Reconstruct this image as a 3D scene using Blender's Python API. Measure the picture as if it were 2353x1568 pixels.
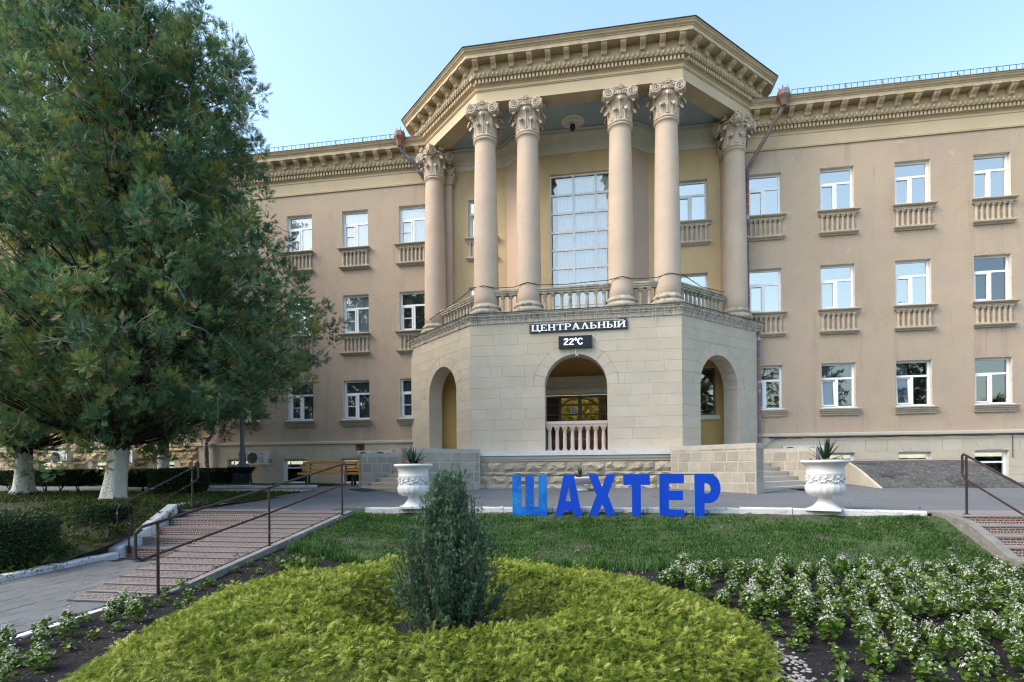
import bpy, math, random
import numpy as np
from mathutils import Vector, Matrix
random.seed(7); rng = np.random.default_rng(7)
PI = math.pi
scn = bpy.context.scene
COL = scn.collection
for o in list(bpy.data.objects): bpy.data.objects.remove(o)

# ------------------------------------------------------------------ camera, sky, sun, exposure
cam = bpy.data.objects.new('camera', bpy.data.cameras.new('camera')); COL.objects.link(cam)
cam.location = (0, 0, 0.87)
cam.rotation_euler = (Matrix.Rotation(math.radians(9.5745), 3, 'Z') @ Matrix.Rotation(math.radians(90), 3, 'X')
                      @ Matrix.Rotation(math.radians(-0.4753), 3, 'Z')).to_euler()
cam.data.sensor_width = 36; cam.data.lens = 36 * 1294.1 / 2353
cam.data.shift_x = 10.44 / 2353; cam.data.shift_y = 291.75 / 2353
cam.data.clip_end = 2000
scn.camera = cam
SUN_EL, SUN_AZ = math.radians(44), math.radians(240)      # azimuth clockwise from +Y: from the left, behind the camera
w = bpy.data.worlds.new('World'); scn.world = w; w.use_nodes = True
nt = w.node_tree; bg = nt.nodes['Background']
sky = nt.nodes.new('ShaderNodeTexSky'); sky.sky_type = 'NISHITA'; sky.sun_disc = False
sky.sun_elevation = SUN_EL; sky.sun_rotation = SUN_AZ
sky.air_density = 1.15; sky.dust_density = 1.8; sky.ozone_density = 0.0
wb = nt.nodes.new('ShaderNodeVectorMath'); wb.operation = 'MULTIPLY'; wb.inputs[1].default_value = (1.0, 1.045, 1.0)   # white balance of the whole sky
nt.links.new(sky.outputs[0], wb.inputs[0]); nt.links.new(wb.outputs[0], bg.inputs[0]); bg.inputs[1].default_value = 0.15
sl = bpy.data.lights.new('sun', 'SUN'); sl.energy = 0.95; sl.angle = math.radians(35); sl.color = (1, .86, .70)
sun = bpy.data.objects.new('sun', sl); COL.objects.link(sun)
sdir = Vector((math.sin(SUN_AZ) * math.cos(SUN_EL), math.cos(SUN_AZ) * math.cos(SUN_EL), math.sin(SUN_EL)))
sun.rotation_euler = sdir.to_track_quat('Z', 'Y').to_euler(); sun.location = (0, -5, 30)
scn.cycles.use_denoising = True; scn.cycles.denoiser = 'OPENIMAGEDENOISE'; scn.cycles.denoising_input_passes = 'RGB_ALBEDO_NORMAL'; scn.cycles.denoising_prefilter = 'NONE'; scn.cycles.filter_width = 1.2; scn.cycles.max_bounces = 6; scn.cycles.diffuse_bounces = 3; scn.cycles.glossy_bounces = 3; scn.cycles.transmission_bounces = 3; scn.cycles.transparent_max_bounces = 6
scn.view_settings.view_transform = 'Standard'; scn.view_settings.look = 'None'
scn.view_settings.gamma = 1; scn.view_settings.exposure = 1.5
try: scn.view_settings.use_curve_mapping = False
except Exception: pass

# ------------------------------------------------------------------ materials
def newmat(name):
    m = bpy.data.materials.new(name); m.use_nodes = True
    return m, m.node_tree, m.node_tree.nodes['Principled BSDF']
def N(nt, t, **kw):
    n = nt.nodes.new(t)
    for k, v in kw.items(): setattr(n, k, v)
    return n
def L(nt, a, b): nt.links.new(a, b)
def c4(c): return (c[0], c[1], c[2], 1)
def M(name, c, var=.12, scale=1.5, rough=.85, bump=.25, bscale=40, objvar=0, metal=0, spots=None, streak=None, dist=.01, detail=5):
    """base colour with broad mottling, fine relief, optional stains with a shape of their own"""
    m, nt, b = newmat(name)
    geo = N(nt, 'ShaderNodeNewGeometry')
    n1 = N(nt, 'ShaderNodeTexNoise'); n1.inputs['Scale'].default_value = scale; n1.inputs['Detail'].default_value = detail
    n1.inputs['Roughness'].default_value = .65
    L(nt, geo.outputs['Position'], n1.inputs['Vector'])
    r = N(nt, 'ShaderNodeValToRGB'); r.color_ramp.elements[0].position = .3; r.color_ramp.elements[1].position = .7
    r.color_ramp.elements[0].color = c4([x * (1 - var) for x in c]); r.color_ramp.elements[1].color = c4([min(1, x * (1 + var)) for x in c])
    L(nt, n1.outputs['Fac'], r.inputs['Fac']); col = r.outputs['Color']
    if objvar:
        oi = N(nt, 'ShaderNodeObjectInfo'); mp = N(nt, 'ShaderNodeMapRange')
        mp.inputs['To Min'].default_value = 1 - objvar; mp.inputs['To Max'].default_value = 1 + objvar
        L(nt, oi.outputs['Random'], mp.inputs['Value'])
        h = N(nt, 'ShaderNodeHueSaturation'); L(nt, mp.outputs[0], h.inputs['Value']); L(nt, col, h.inputs['Color'])
        mp2 = N(nt, 'ShaderNodeMapRange'); mp2.inputs['To Min'].default_value = .88; mp2.inputs['To Max'].default_value = 1.12
        mu = N(nt, 'ShaderNodeMath', operation='MULTIPLY'); mu.inputs[1].default_value = 7.31; fr = N(nt, 'ShaderNodeMath', operation='FRACT')
        L(nt, oi.outputs['Random'], mu.inputs[0]); L(nt, mu.outputs[0], fr.inputs[0]); L(nt, fr.outputs[0], mp2.inputs['Value']); L(nt, mp2.outputs[0], h.inputs['Saturation'])
        col = h.outputs['Color']
    for spec in (spots or []):
        sc, lo, hi, sc_col, stretch = spec
        tm = N(nt, 'ShaderNodeMapping'); tm.inputs['Scale'].default_value = stretch; L(nt, geo.outputs['Position'], tm.inputs['Vector'])
        n2 = N(nt, 'ShaderNodeTexNoise'); n2.inputs['Scale'].default_value = sc; n2.inputs['Detail'].default_value = 6; n2.inputs['Roughness'].default_value = .7
        L(nt, tm.outputs[0], n2.inputs['Vector'])
        r2 = N(nt, 'ShaderNodeMapRange'); r2.inputs['From Min'].default_value = lo; r2.inputs['From Max'].default_value = hi
        L(nt, n2.outputs['Fac'], r2.inputs['Value'])
        mx = N(nt, 'ShaderNodeMix', data_type='RGBA'); L(nt, r2.outputs[0], mx.inputs['Factor']); L(nt, col, mx.inputs[6]); mx.inputs[7].default_value = c4(sc_col)
        col = mx.outputs[2]
    L(nt, col, b.inputs['Base Color'])
    b.inputs['Roughness'].default_value = rough; b.inputs['Metallic'].default_value = metal
    b.inputs['Specular IOR Level'].default_value = .3
    if bump:
        n3 = N(nt, 'ShaderNodeTexNoise'); n3.inputs['Scale'].default_value = bscale; n3.inputs['Detail'].default_value = 4
        L(nt, geo.outputs['Position'], n3.inputs['Vector'])
        bp = N(nt, 'ShaderNodeBump'); bp.inputs['Strength'].default_value = bump; bp.inputs['Distance'].default_value = dist
        L(nt, n3.outputs['Fac'], bp.inputs['Height']); L(nt, bp.outputs['Normal'], b.inputs['Normal'])
    return m
def leafmat(name, cols, rough=.6, trans=.3, spec=.25):
    """cols: list of (position, colour) read by the per-leaf tint"""
    m, nt, b = newmat(name)
    at = N(nt, 'ShaderNodeAttribute', attribute_name='tint')
    r = N(nt, 'ShaderNodeValToRGB'); e = r.color_ramp.elements
    while len(e) < len(cols): e.new(.5)
    for k, (p, c) in enumerate(cols): e[k].position = p; e[k].color = c4(c)
    L(nt, at.outputs['Fac'], r.inputs['Fac']); L(nt, r.outputs[0], b.inputs['Base Color'])
    b.inputs['Roughness'].default_value = rough; b.inputs['Specular IOR Level'].default_value = spec
    tr = N(nt, 'ShaderNodeBsdfTranslucent'); L(nt, r.outputs[0], tr.inputs['Color'])
    mx = N(nt, 'ShaderNodeMixShader'); mx.inputs[0].default_value = trans
    L(nt, b.outputs[0], mx.inputs[1]); L(nt, tr.outputs[0], mx.inputs[2]); L(nt, mx.outputs[0], nt.nodes['Material Output'].inputs[0])
    return m
def glassmat(name, fac=.5, tint=(.93, .96, 1), body=None):
    m, nt, b = newmat(name)
    nt.nodes.remove(b)
    g = N(nt, 'ShaderNodeBsdfGlossy'); g.inputs['Roughness'].default_value = .015; g.inputs['Color'].default_value = c4(tint)
    if body is None:
        t = N(nt, 'ShaderNodeBsdfTransparent'); t.inputs['Color'].default_value = (.90, .93, .93, 1)
    else:
        t = N(nt, 'ShaderNodeBsdfDiffuse'); t.inputs['Color'].default_value = c4(body)
    nz = N(nt, 'ShaderNodeTexNoise'); nz.inputs['Scale'].default_value = 1.3
    geo = N(nt, 'ShaderNodeNewGeometry'); L(nt, geo.outputs['Position'], nz.inputs['Vector'])
    bp = N(nt, 'ShaderNodeBump'); bp.inputs['Strength'].default_value = .04; bp.inputs['Distance'].default_value = .05
    L(nt, nz.outputs['Fac'], bp.inputs['Height']); L(nt, bp.outputs['Normal'], g.inputs['Normal'])
    fr = N(nt, 'ShaderNodeLayerWeight'); fr.inputs['Blend'].default_value = .3
    mp = N(nt, 'ShaderNodeMapRange'); mp.inputs['To Min'].default_value = fac; mp.inputs['To Max'].default_value = 1
    L(nt, fr.outputs['Fresnel'], mp.inputs['Value'])
    mx = N(nt, 'ShaderNodeMixShader'); L(nt, mp.outputs[0], mx.inputs[0]); L(nt, t.outputs[0], mx.inputs[1]); L(nt, g.outputs[0], mx.inputs[2])
    L(nt, mx.outputs[0], nt.nodes['Material Output'].inputs[0])
    return m
def emit(name, c, s):
    m, nt, b = newmat(name); b.inputs['Base Color'].default_value = c4(c); b.inputs['Emission Color'].default_value = c4(c); b.inputs['Emission Strength'].default_value = s
    return m

STUCCO = M('stucco', (.45, .35, .266), .08, .35, .95, .6, 22, spots=[(1.1, .56, .8, (.36, .28, .225), (1, 1, .35)), (1.6, .55, .74, (.34, .265, .215), (1.6, 1.6, .12)), (.5, .54, .72, (.43, .325, .275), (1, 1, .6)), (60, .62, .80, (.36, .275, .205), (1, 1, 1)), (.9, .66, .70, (.50, .40, .32), (1, 1, .8))], dist=.04)
FRIEZE = M('frieze_plaster', (.54, .425, .295), .09, .8, .9, .15, 30, spots=[(1.6, .6, .85, (.40, .33, .25), (1, 1, .4))])
CORNICE = M('cornice_plaster', (.515, .408, .285), .14, 2.2, .9, .3, 40, spots=[(2.5, .58, .8, (.30, .25, .19), (1, 1, .25)), (4, .66, .8, (.60, .53, .45), (1, 1, .4))])
COLUMN = M('column_plaster', (.52, .41, .325), .08, 1.3, .9, .3, 55, spots=[(1.2, .62, .85, (.40, .33, .265), (1, 1, .5))])
CAPITAL = M('capital_stone', (.53, .44, .36), .16, 9, .9, .5, 50)
OCHRE = M('ochre_plaster', (.68, .46, .17), .10, .7, .9, .15, 40, spots=[(.8, .55, .8, (.50, .37, .22), (1, 1, 1))])
LOGGIA = M('loggia_plaster', (.60, .455, .265), .10, .5, .9, .25, 45, spots=[(.6, .5, .75, (.46, .36, .29), (1, 1, .5))])
PINKCAST = M('pink_cast_plaster', (.55, .41, .34), .10, .5, .9, .25, 45, spots=[(.5, .5, .8, (.52, .38, .22), (1, 1, .5))])  # loggia plaster on the bay sides, pink cast of the light put into its colour
STONE = M('limestone', (.51, .448, .362), .07, 1.7, .9, .25, 45, objvar=.035, spots=[(1.3, .62, .85, (.40, .37, .31), (1, 1, .5)), (.45, .60, .75, (.45, .435, .385), (1, 1, .6))])
JOINT = M('mortar', (.43, .38, .32), .1, 5, .95, .3, 80)
ROUGHSTONE = M('rough_stone', (.47, .405, .31), .16, 3, .95, .8, 22, objvar=.13, dist=.03)
YELSTONE = M('yellow_rough_stone', (.42, .335, .215), .18, 3, .95, .8, 22, objvar=.12, dist=.03)
BLOCK = M('shell_block', (.345, .315, .262), .12, 3, .95, .7, 60, objvar=.14)
MORTLIGHT = M('light_mortar', (.42, .40, .36), .1, 6, .95, .4, 60)
CEMENT = M('cement_render', (.50, .46, .385), .1, 2, .95, .4, 40)
SLABW = M('white_slab', (.66, .655, .66), .1, 4, .9, .3, 50, spots=[(3, .6, .8, (.5, .5, .5), (1, 1, 1))])
WHITE = M('white_paint', (.64, .64, .66), .05, 3, .6, .1, 60)
PVC = M('white_pvc', (.86, .87, .90), .02, 2, .35, 0)
REVEAL = M('window_reveal', (.62, .57, .52), .1, 4, .9, .2, 50)
CREAM = M('cream_moulding', (.74, .68, .55), .06, 3, .8, .1, 50)
GREYM = M('grey_moulding', (.64, .63, .60), .06, 3, .85, .1, 50)
BLUECEIL = M('blue_ceiling', (.31, .40, .45), .08, 1.2, .9, .1, 40)
SOFFIT = M('soffit_plaster', (.48, .40, .28), .2, 1.1, .95, .3, 40)
PINKSTONE = M('pink_baluster_paint', (.56, .445, .39), .06, 5, .75, .2, 60)
LIGHTBAL = M('pale_baluster', (.54, .48, .42), .08, 5, .85, .2, 60)
BALUS = M('baluster_stone', (.45, .375, .29), .12, 4, .9, .3, 60, spots=[(3, .58, .8, (.33, .28, .22), (1, 1, .5))])
WEATHER = M('weathered_stone', (.43, .38, .305), .18, 3, .95, .5, 50, spots=[(5, .5, .68, (.16, .15, .13), (1, 1, .6))])
METALDK = M('dark_flashing', (.045, .05, .055), .2, 4, .75, .1, 40)
ROOFM = M('roof_metal', (.20, .13, .10), .25, 2, .6, .2, 20)
GUTTER = M('red_gutter', (.235, .125, .10), .25, 3, .6, .3, 40, spots=[(3, .5, .6, (.20, .20, .24), (1, 1, .5))])
PIPE = M('patched_pipe', (.17, .12, .15), .3, 2.5, .5, .3, 40, spots=[(2.2, .52, .58, (.36, .11, .075), (.3, .3, 1.3)), (1.7, .57, .61, (.42, .42, .44), (.3, .3, 2.2))])
BLUEPIPE = M('blue_pipe', (.12, .11, .14), .3, 2.5, .45, .2, 40, spots=[(1.7, .55, .6, (.32, .35, .40), (.3, .3, 2.2))])
DARKROOM = M('dark_room', (.055, .06, .065), .2, 2, .9, 0)
CURTAIN = M('curtain', (.86, .86, .87), .06, 3, .9, 0)
CURTGREY = M('grey_curtain', (.20, .22, .24), .1, 3, .9, 0)
GLASS = glassmat('window_glass', .52, (1, .965, .90)); GLASSCUR = glassmat('clear_glass', .28, (1, .965, .90))
GLASSDK = glassmat('dark_glass', .16)
GLASSDOOR = glassmat('door_glass', .80, (1, .98, .92), (.02, .015, .01))
DOORWOOD = M('door_wood', (.17, .092, .042), .25, 4, .4, .2, 30)
BROWNFR = M('brown_frame', (.22, .155, .115), .1, 4, .5, .1, 40)
BENCHWOOD = M('bench_wood', (.58, .30, .075), .22, 5, .45, .2, 30, objvar=.1)
BLACKIRON = M('black_iron', (.022, .022, .026), .3, 6, .5, .3, 50)
LAMPPAINT = M('grey_blue_paint', (.105, .13, .175), .15, 4, .45, .2, 50)
LAMPBASE = M('chipped_black_paint', (.014, .016, .027), .2, 5, .5, .4, 40, spots=[(7, .63, .66, (.35, .35, .37), (1, 1, .5))])
RAILPAINT = M('brown_rail_paint', (.040, .026, .026), .3, 8, .45, .3, 60, spots=[(9, .62, .68, (.24, .105, .05), (1, 1, 1))])
RAILCHIP = M('chipped_rail_paint', (.040, .026, .032), .3, 8, .45, .3, 60, spots=[(9, .60, .64, (.5, .40, .33), (1, 1, 1))])
ACWHITE = M('ac_casing', (.62, .63, .64), .05, 3, .5, 0)
ACDARK = M('ac_grille', (.10, .105, .115), .1, 3, .5, 0)
PLAQUE = M('brass_plaque', (.10, .075, .022), .2, 20, .4, .1, 40)
SIGNBACK = M('sign_backing', (.050, .054, .062), .1, 4, .6, .1, 40)
SIGNWHITE = M('sign_white', (.88, .88, .90), .03, 4, .5, 0)
LEDON = emit('led_on', (.72, .76, 1), 1.1)
SCREEN = M('screen_black', (.006, .010, .022), .1, 4, .25, 0)
BLUE = M('blue_letter', (.005, .055, .50), .10, 2.2, .4, .05, 40)
BLUEFADE = M('faded_blue_letter', (.006, .085, .50), .15, 2.5, .4, .05, 40, spots=[(1.9, .42, .68, (.018, .24, .56), (1, 1, 1.2)), (4, .62, .75, (.10, .42, .62), (.7, 1, 2))])
BLUESIDE = M('letter_edge', (.06, .26, .52), .1, 3, .5, 0)
ASPHALT = M('asphalt', (.142, .150, .165), .12, .5, .9, .5, 130, spots=[(.7, .60, .8, (.10, .107, .118), (1, .35, 1)), (1.3, .66, .72, (.25, .25, .26), (.5, 3, 1)), (45, .62, .75, (.28, .29, .31), (1, 1, 1))])
KERB = M('whitewashed_kerb', (.54, .545, .57), .08, 4, .9, .7, 30, spots=[(6, .55, .66, (.26, .26, .265), (1, 1, 1)), (2, .58, .75, (.36, .355, .35), (1, 1, 1))])
KERBSIDE = M('bare_concrete', (.20, .192, .185), .25, 6, .95, .6, 40, spots=[(5, .62, .70, (.50, .50, .51), (1, 1, 1)), (3, .6, .7, (.09, .088, .085), (1, 1, 1))])
CONCRETE = M('dark_concrete', (.090, .090, .092), .4, 4, .95, 1, 24, spots=[(14, .54, .66, (.26, .26, .262), (1, 1, 1)), (1.6, .52, .66, (.030, .030, .032), (1, 1, .5))], dist=.05)
SOIL = M('dark_soil', (.017, .015, .017), .5, 4, .97, 1, 30, spots=[(70, .67, .71, (.20, .17, .145), (1, 1, 1)), (26, .69, .73, (.13, .11, .09), (1, 1, 1))], dist=.06)
CLOD = M('soil_clod', (.024, .020, .021), .5, 30, .97, .5, 60)
LAWNSOIL = M('lawn_soil', (.055, .085, .032), .4, 3, .97, .9, 30, spots=[(1.6, .52, .64, (.095, .080, .068), (1, 1, 1)), (40, .62, .68, (.20, .18, .16), (1, 1, 1))], dist=.04)
GARDSOIL = M('garden_soil', (.035, .045, .018), .4, 1.2, .97, .9, 30, spots=[(.8, .5, .6, (.04, .034, .034), (1, 1, 1)), (60, .66, .69, (.20, .15, .11), (1, 1, 1))], dist=.04)
FARGRASS = M('far_ground', (.06, .08, .035), .2, .3, .97, .3, 8)
PAVER = M('paver', (.135, .14, .15), .14, 3.5, .9, .4, 90, objvar=.06, spots=[(1.2, .6, .8, (.17, .172, .175), (1, 1, 1))])
GAP = M('paver_joint', (.028, .028, .030), .2, 8, .95, .3, 60)
PEBBLE = M('pebble', (.27, .26, .255), .15, 20, .8, .1, 60, objvar=.2)
ROCK = M('field_stone', (.17, .16, .17), .2, 8, .9, .5, 40)
WOODBARK = None
def tilemat(name, bw, bh, c1, c2, mort, swap=False):
    m, nt, b = newmat(name)
    geo = N(nt, 'ShaderNodeNewGeometry')
    sx = N(nt, 'ShaderNodeSeparateXYZ'); L(nt, geo.outputs['Position'], sx.inputs[0])
    nz = N(nt, 'ShaderNodeTexNoise'); nz.inputs['Scale'].default_value = 9; L(nt, geo.outputs['Position'], nz.inputs['Vector'])
    cb = N(nt, 'ShaderNodeCombineXYZ'); L(nt, sx.outputs['X'], cb.inputs['X'])
    L(nt, sx.outputs['Z' if not swap else 'Y'], cb.inputs['Y'])
    ad = N(nt, 'ShaderNodeVectorMath', operation='MULTIPLY_ADD'); ad.inputs[1].default_value = (.028, .018, 0); L(nt, nz.outputs['Color'], ad.inputs[0]); L(nt, cb.outputs[0], ad.inputs[2])
    br = N(nt, 'ShaderNodeTexBrick'); br.inputs['Scale'].default_value = 1; br.inputs['Brick Width'].default_value = bw; br.inputs['Row Height'].default_value = bh
    br.inputs['Mortar Size'].default_value = .006; br.inputs['Mortar Smooth'].default_value = .2
    br.inputs['Color1'].default_value = c4(c1); br.inputs['Color2'].default_value = c4(c2); br.inputs['Mortar'].default_value = c4(mort)
    br.offset = .37; br.squash = .55; br.squash_frequency = 3
    L(nt, ad.outputs[0], br.inputs['Vector']); L(nt, br.outputs['Color'], b.inputs['Base Color']); b.inputs['Roughness'].default_value = .55
    return m
RISER = tilemat('printed_riser_tile', .085, .040, (.165, .072, .045), (.10, .045, .032), (.42, .38, .35))
RAMPT = tilemat('printed_ramp_tile', .10, .05, (.135, .086, .076), (.082, .052, .047), (.29, .275, .275), True)
TREAD = M('grooved_tread', (.24, .215, .215), .12, 6, .7, .3, 90)
STRIP = M('anti_slip_strip', (.040, .045, .058), .1, 6, .6, .2, 90)

# foliage colours
CYPRESS = leafmat('cypress_leaf', [(0, (.046, .118, .070)), (.3, (.092, .195, .096)), (.55, (.155, .250, .080)), (.82, (.28, .28, .065)), (.9, (.30, .22, .14)), (1, (.38, .29, .20))], .6, .38)
GOLDEN = leafmat('golden_leaf', [(0, (.075, .125, .014)), (.4, (.19, .255, .030)), (.75, (.36, .41, .065)), (1, (.60, .60, .22))], .6, .3)
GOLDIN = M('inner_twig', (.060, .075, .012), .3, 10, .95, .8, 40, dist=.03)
JUNIPER = leafmat('juniper_leaf', [(0, (.030, .080, .058)), (.5, (.064, .145, .088)), (.85, (.125, .210, .105)), (1, (.21, .21, .08))], .6, .2)
GRASSM = leafmat('grass_blade', [(0, (.024, .075, .016)), (.5, (.050, .140, .026)), (.85, (.100, .190, .046)), (1, (.24, .21, .13))], .6, .3)
BEGONIA = leafmat('begonia_leaf', [(0, (.040, .095, .012)), (.6, (.095, .180, .022)), (1, (.17, .225, .035))], .4, .25, .4)
PETAL = leafmat('white_petal', [(0, (.66, .65, .60)), (1, (.80, .79, .76))], .6, .35)
REDPETAL = leafmat('red_petal', [(0, (.50, .03, .03)), (1, (.75, .12, .10))], .6, .3)
YUCCA = leafmat('yucca_leaf', [(0, (.020, .050, .032)), (1, (.055, .095, .055))], .45, .1, .4)
HEDGEM = leafmat('hedge_leaf', [(0, (.012, .030, .012)), (.7, (.022, .050, .020)), (1, (.05, .085, .03))], .55, .2)
BOXM = leafmat('box_leaf', [(0, (.020, .045, .020)), (.6, (.040, .080, .034)), (1, (.11, .13, .03))], .5, .2)
WEEDM = leafmat('weed_leaf', [(0, (.03, .06, .015)), (.6, (.06, .10, .02)), (1, (.14, .14, .02))], .6, .3)
MAPLE = leafmat('yellow_leaf', [(0, (.16, .15, .02)), (.5, (.42, .32, .03)), (1, (.60, .40, .05))], .6, .3)
GREENT = leafmat('tree_leaf', [(0, (.025, .05, .02)), (1, (.07, .11, .03))], .6, .3)
TWIG = M('grey_twig', (.21, .19, .18), .2, 8, .9, .3, 40)
BARK = M('dark_bark', (.045, .037, .035), .35, 6, .95, 1, 20, dist=.05)
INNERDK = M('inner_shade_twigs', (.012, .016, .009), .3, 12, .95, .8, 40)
STEM = M('brown_stem', (.07, .055, .04), .3, 8, .9, .3, 40)

# ------------------------------------------------------------------ object helpers
def link(o, parent=None, inv=None):
    COL.objects.link(o)
    if parent is not None:
        o.parent = parent
        if inv is not None: o.matrix_parent_inverse = inv
    return o
def tag(o, label=None, cat=None, group=None, kind=None):
    if label: o['label'] = label
    if cat: o['category'] = cat
    if group: o['group'] = group
    if kind: o['kind'] = kind
    return o
def thing(name, label, cat, loc=(0, 0, 0), rz=0, group=None):
    o = bpy.data.objects.new(name, None); o.empty_display_size = .2
    o.location = loc; o.rotation_euler = (0, 0, rz); COL.objects.link(o)
    return tag(o, label, cat, group)
def copy_tree(o, parent=None):
    c = o.copy(); COL.objects.link(c)
    if parent is not None: c.parent = parent
    for ch in o.children: copy_tree(ch, c)
    return c
def npmesh(name, V, F, mat, tint=None, smooth=False):
    me = bpy.data.meshes.new(name); V = np.asarray(V, dtype=np.float32); F = np.asarray(F, dtype=np.int32); k = F.shape[1]
    me.vertices.add(len(V)); me.vertices.foreach_set('co', V.ravel())
    me.loops.add(F.size); me.loops.foreach_set('vertex_index', F.ravel())
    me.polygons.add(len(F)); me.polygons.foreach_set('loop_start', np.arange(0, F.size, k, dtype=np.int32))
    if smooth: me.polygons.foreach_set('use_smooth', np.ones(len(F), dtype=bool))
    if tint is not None:
        a = me.attributes.new('tint', 'FLOAT', 'POINT'); a.data.foreach_set('value', np.asarray(tint, dtype=np.float32))
    me.update(calc_edges=True)
    if mat: me.materials.append(mat)
    return me
def obj(name, me, parent=None, mtx=None, inv=None):
    o = bpy.data.objects.new(name, me)
    if mtx is not None: o.matrix_basis = mtx
    return link(o, parent, inv)
class MB:
    def __init__(s): s.v = []; s.f = []
    def add(s, vs, fs):
        n = len(s.v); s.v += [tuple(p) for p in vs]; s.f += [tuple(i + n for i in f) for f in fs]; return s
    def hexa(s, p):  # 8 points: bottom 4 ccw, top 4 ccw
        return s.add(p, [(3, 2, 1, 0), (4, 5, 6, 7), (0, 1, 5, 4), (1, 2, 6, 5), (2, 3, 7, 6), (3, 0, 4, 7)])
    def box(s, x0, y0, z0, x1, y1, z1):
        return s.hexa([(x0, y0, z0), (x1, y0, z0), (x1, y1, z0), (x0, y1, z0), (x0, y0, z1), (x1, y0, z1), (x1, y1, z1), (x0, y1, z1)])
    def lathe(s, prof, n=16, c=(0, 0, 0), a0=0, a1=2 * PI, cap=True):
        vs, fs = [], []; full = abs(a1 - a0 - 2 * PI) < 1e-6; m = n if full else n + 1
        for r, z in prof:
            for i in range(m):
                a = a0 + (a1 - a0) * i / n; vs.append((c[0] + r * math.cos(a), c[1] + r * math.sin(a), c[2] + z))
        for j in range(len(prof) - 1):
            for i in range(n):
                i2 = (i + 1) % m; fs.append((j * m + i, j * m + i2, (j + 1) * m + i2, (j + 1) * m + i))
        if cap and full: fs.append(tuple(range(m))[::-1]); fs.append(tuple(range((len(prof) - 1) * m, len(prof) * m)))
        return s.add(vs, fs)
    def tube(s, pts, r, n=6, cap=True):
        pts = [Vector(p) for p in pts]; rs = r if isinstance(r, (list, tuple)) else [r] * len(pts)
        vs, fs = [], []; prev = None
        for k, p in enumerate(pts):
            d = (pts[min(k + 1, len(pts) - 1)] - pts[max(k - 1, 0)]).normalized()
            if prev is None:
                a = Vector((0, 0, 1)) if abs(d.z) < .9 else Vector((1, 0, 0)); x = d.cross(a).normalized()
            else: x = (prev - d * prev.dot(d)).normalized()
            prev = x; y = d.cross(x)
            for i in range(n):
                t = 2 * PI * i / n; vs.append(p + (x * math.cos(t) + y * math.sin(t)) * rs[k])
        for k in range(len(pts) - 1):
            for i in range(n):
                j = (i + 1) % n; fs.append((k * n + i, k * n + j, (k + 1) * n + j, (k + 1) * n + i))
        if cap: fs.append(tuple(range(n))[::-1]); fs.append(tuple(range((len(pts) - 1) * n, len(pts) * n)))
        return s.add(vs, fs)
    def prism(s, poly, fn, d0, d1):  # polygon in (a,b), fn(a,b,d) -> point
        n = len(poly); vs = [fn(a, b, d0) for a, b in poly] + [fn(a, b, d1) for a, b in poly]
        fs = [tuple(range(n))[::-1], tuple(range(n, 2 * n))] + [(i, (i + 1) % n, n + (i + 1) % n, n + i) for i in range(n)]
        return s.add(vs, fs)
    def sweep(s, prof, path):  # prof list of (o,z); path(o) -> list of (x,y)
        rows = [[(x, y, z) for x, y in path(o)] for o, z in prof]; m = len(rows[0]); vs = [p for r in rows for p in r]
        return s.add(vs, [(j * m + i, j * m + i + 1, (j + 1) * m + i + 1, (j + 1) * m + i) for j in range(len(prof) - 1) for i in range(m - 1)])
    def mesh(s, name, mat, smooth=False):
        me = bpy.data.meshes.new(name); me.from_pydata(s.v, [], s.f)
        if smooth: me.polygons.foreach_set('use_smooth', np.ones(len(me.polygons), dtype=bool))
        me.update()
        for mm in (mat if isinstance(mat, (list, tuple)) else [mat]): me.materials.append(mm)
        return me
    def build(s, name, mat, parent=None, smooth=False, inv=None):
        return obj(name, s.mesh(name, mat, smooth), parent, None, inv)
class Frame:  # u along a wall, o outwards, z up
    def __init__(s, ox, oy, ux, uy, nx, ny): s.o = (ox, oy); s.u = (ux, uy); s.n = (nx, ny)
    def P(s, u, o, z): return (s.o[0] + u * s.u[0] + o * s.n[0], s.o[1] + u * s.u[1] + o * s.n[1], z)
    def box(s, mb, u0, u1, o0, o1, z0, z1):
        P = s.P; return mb.hexa([P(u0, o1, z0), P(u1, o1, z0), P(u1, o0, z0), P(u0, o0, z0), P(u0, o1, z1), P(u1, o1, z1), P(u1, o0, z1), P(u0, o0, z1)])
    def mtx(s, u, o, z):
        p = s.P(u, o, z); a = math.atan2(s.u[1], s.u[0])   # local X along u, local -Y outwards
        return Matrix.Translation(p) @ Matrix.Rotation(a, 4, 'Z')
R2 = math.sqrt(.5)
FY = 21.6
XL, XR, YP = -4.33, 2.5, 18.41
XC = (XL + XR) / 2
PD = FY - YP
FAC = Frame(0, FY, 1, 0, 0, -1)
FRO = Frame(0, YP, 1, 0, 0, -1)
DGR = Frame(XR, YP, R2, R2, R2, -R2)
DGL = Frame(XL - PD, FY, R2, -R2, -R2, -R2)
DLEN = PD / R2
def gz(y): return min(.035 * (y - 12.1), .25) if y > 11 else -.04

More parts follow.
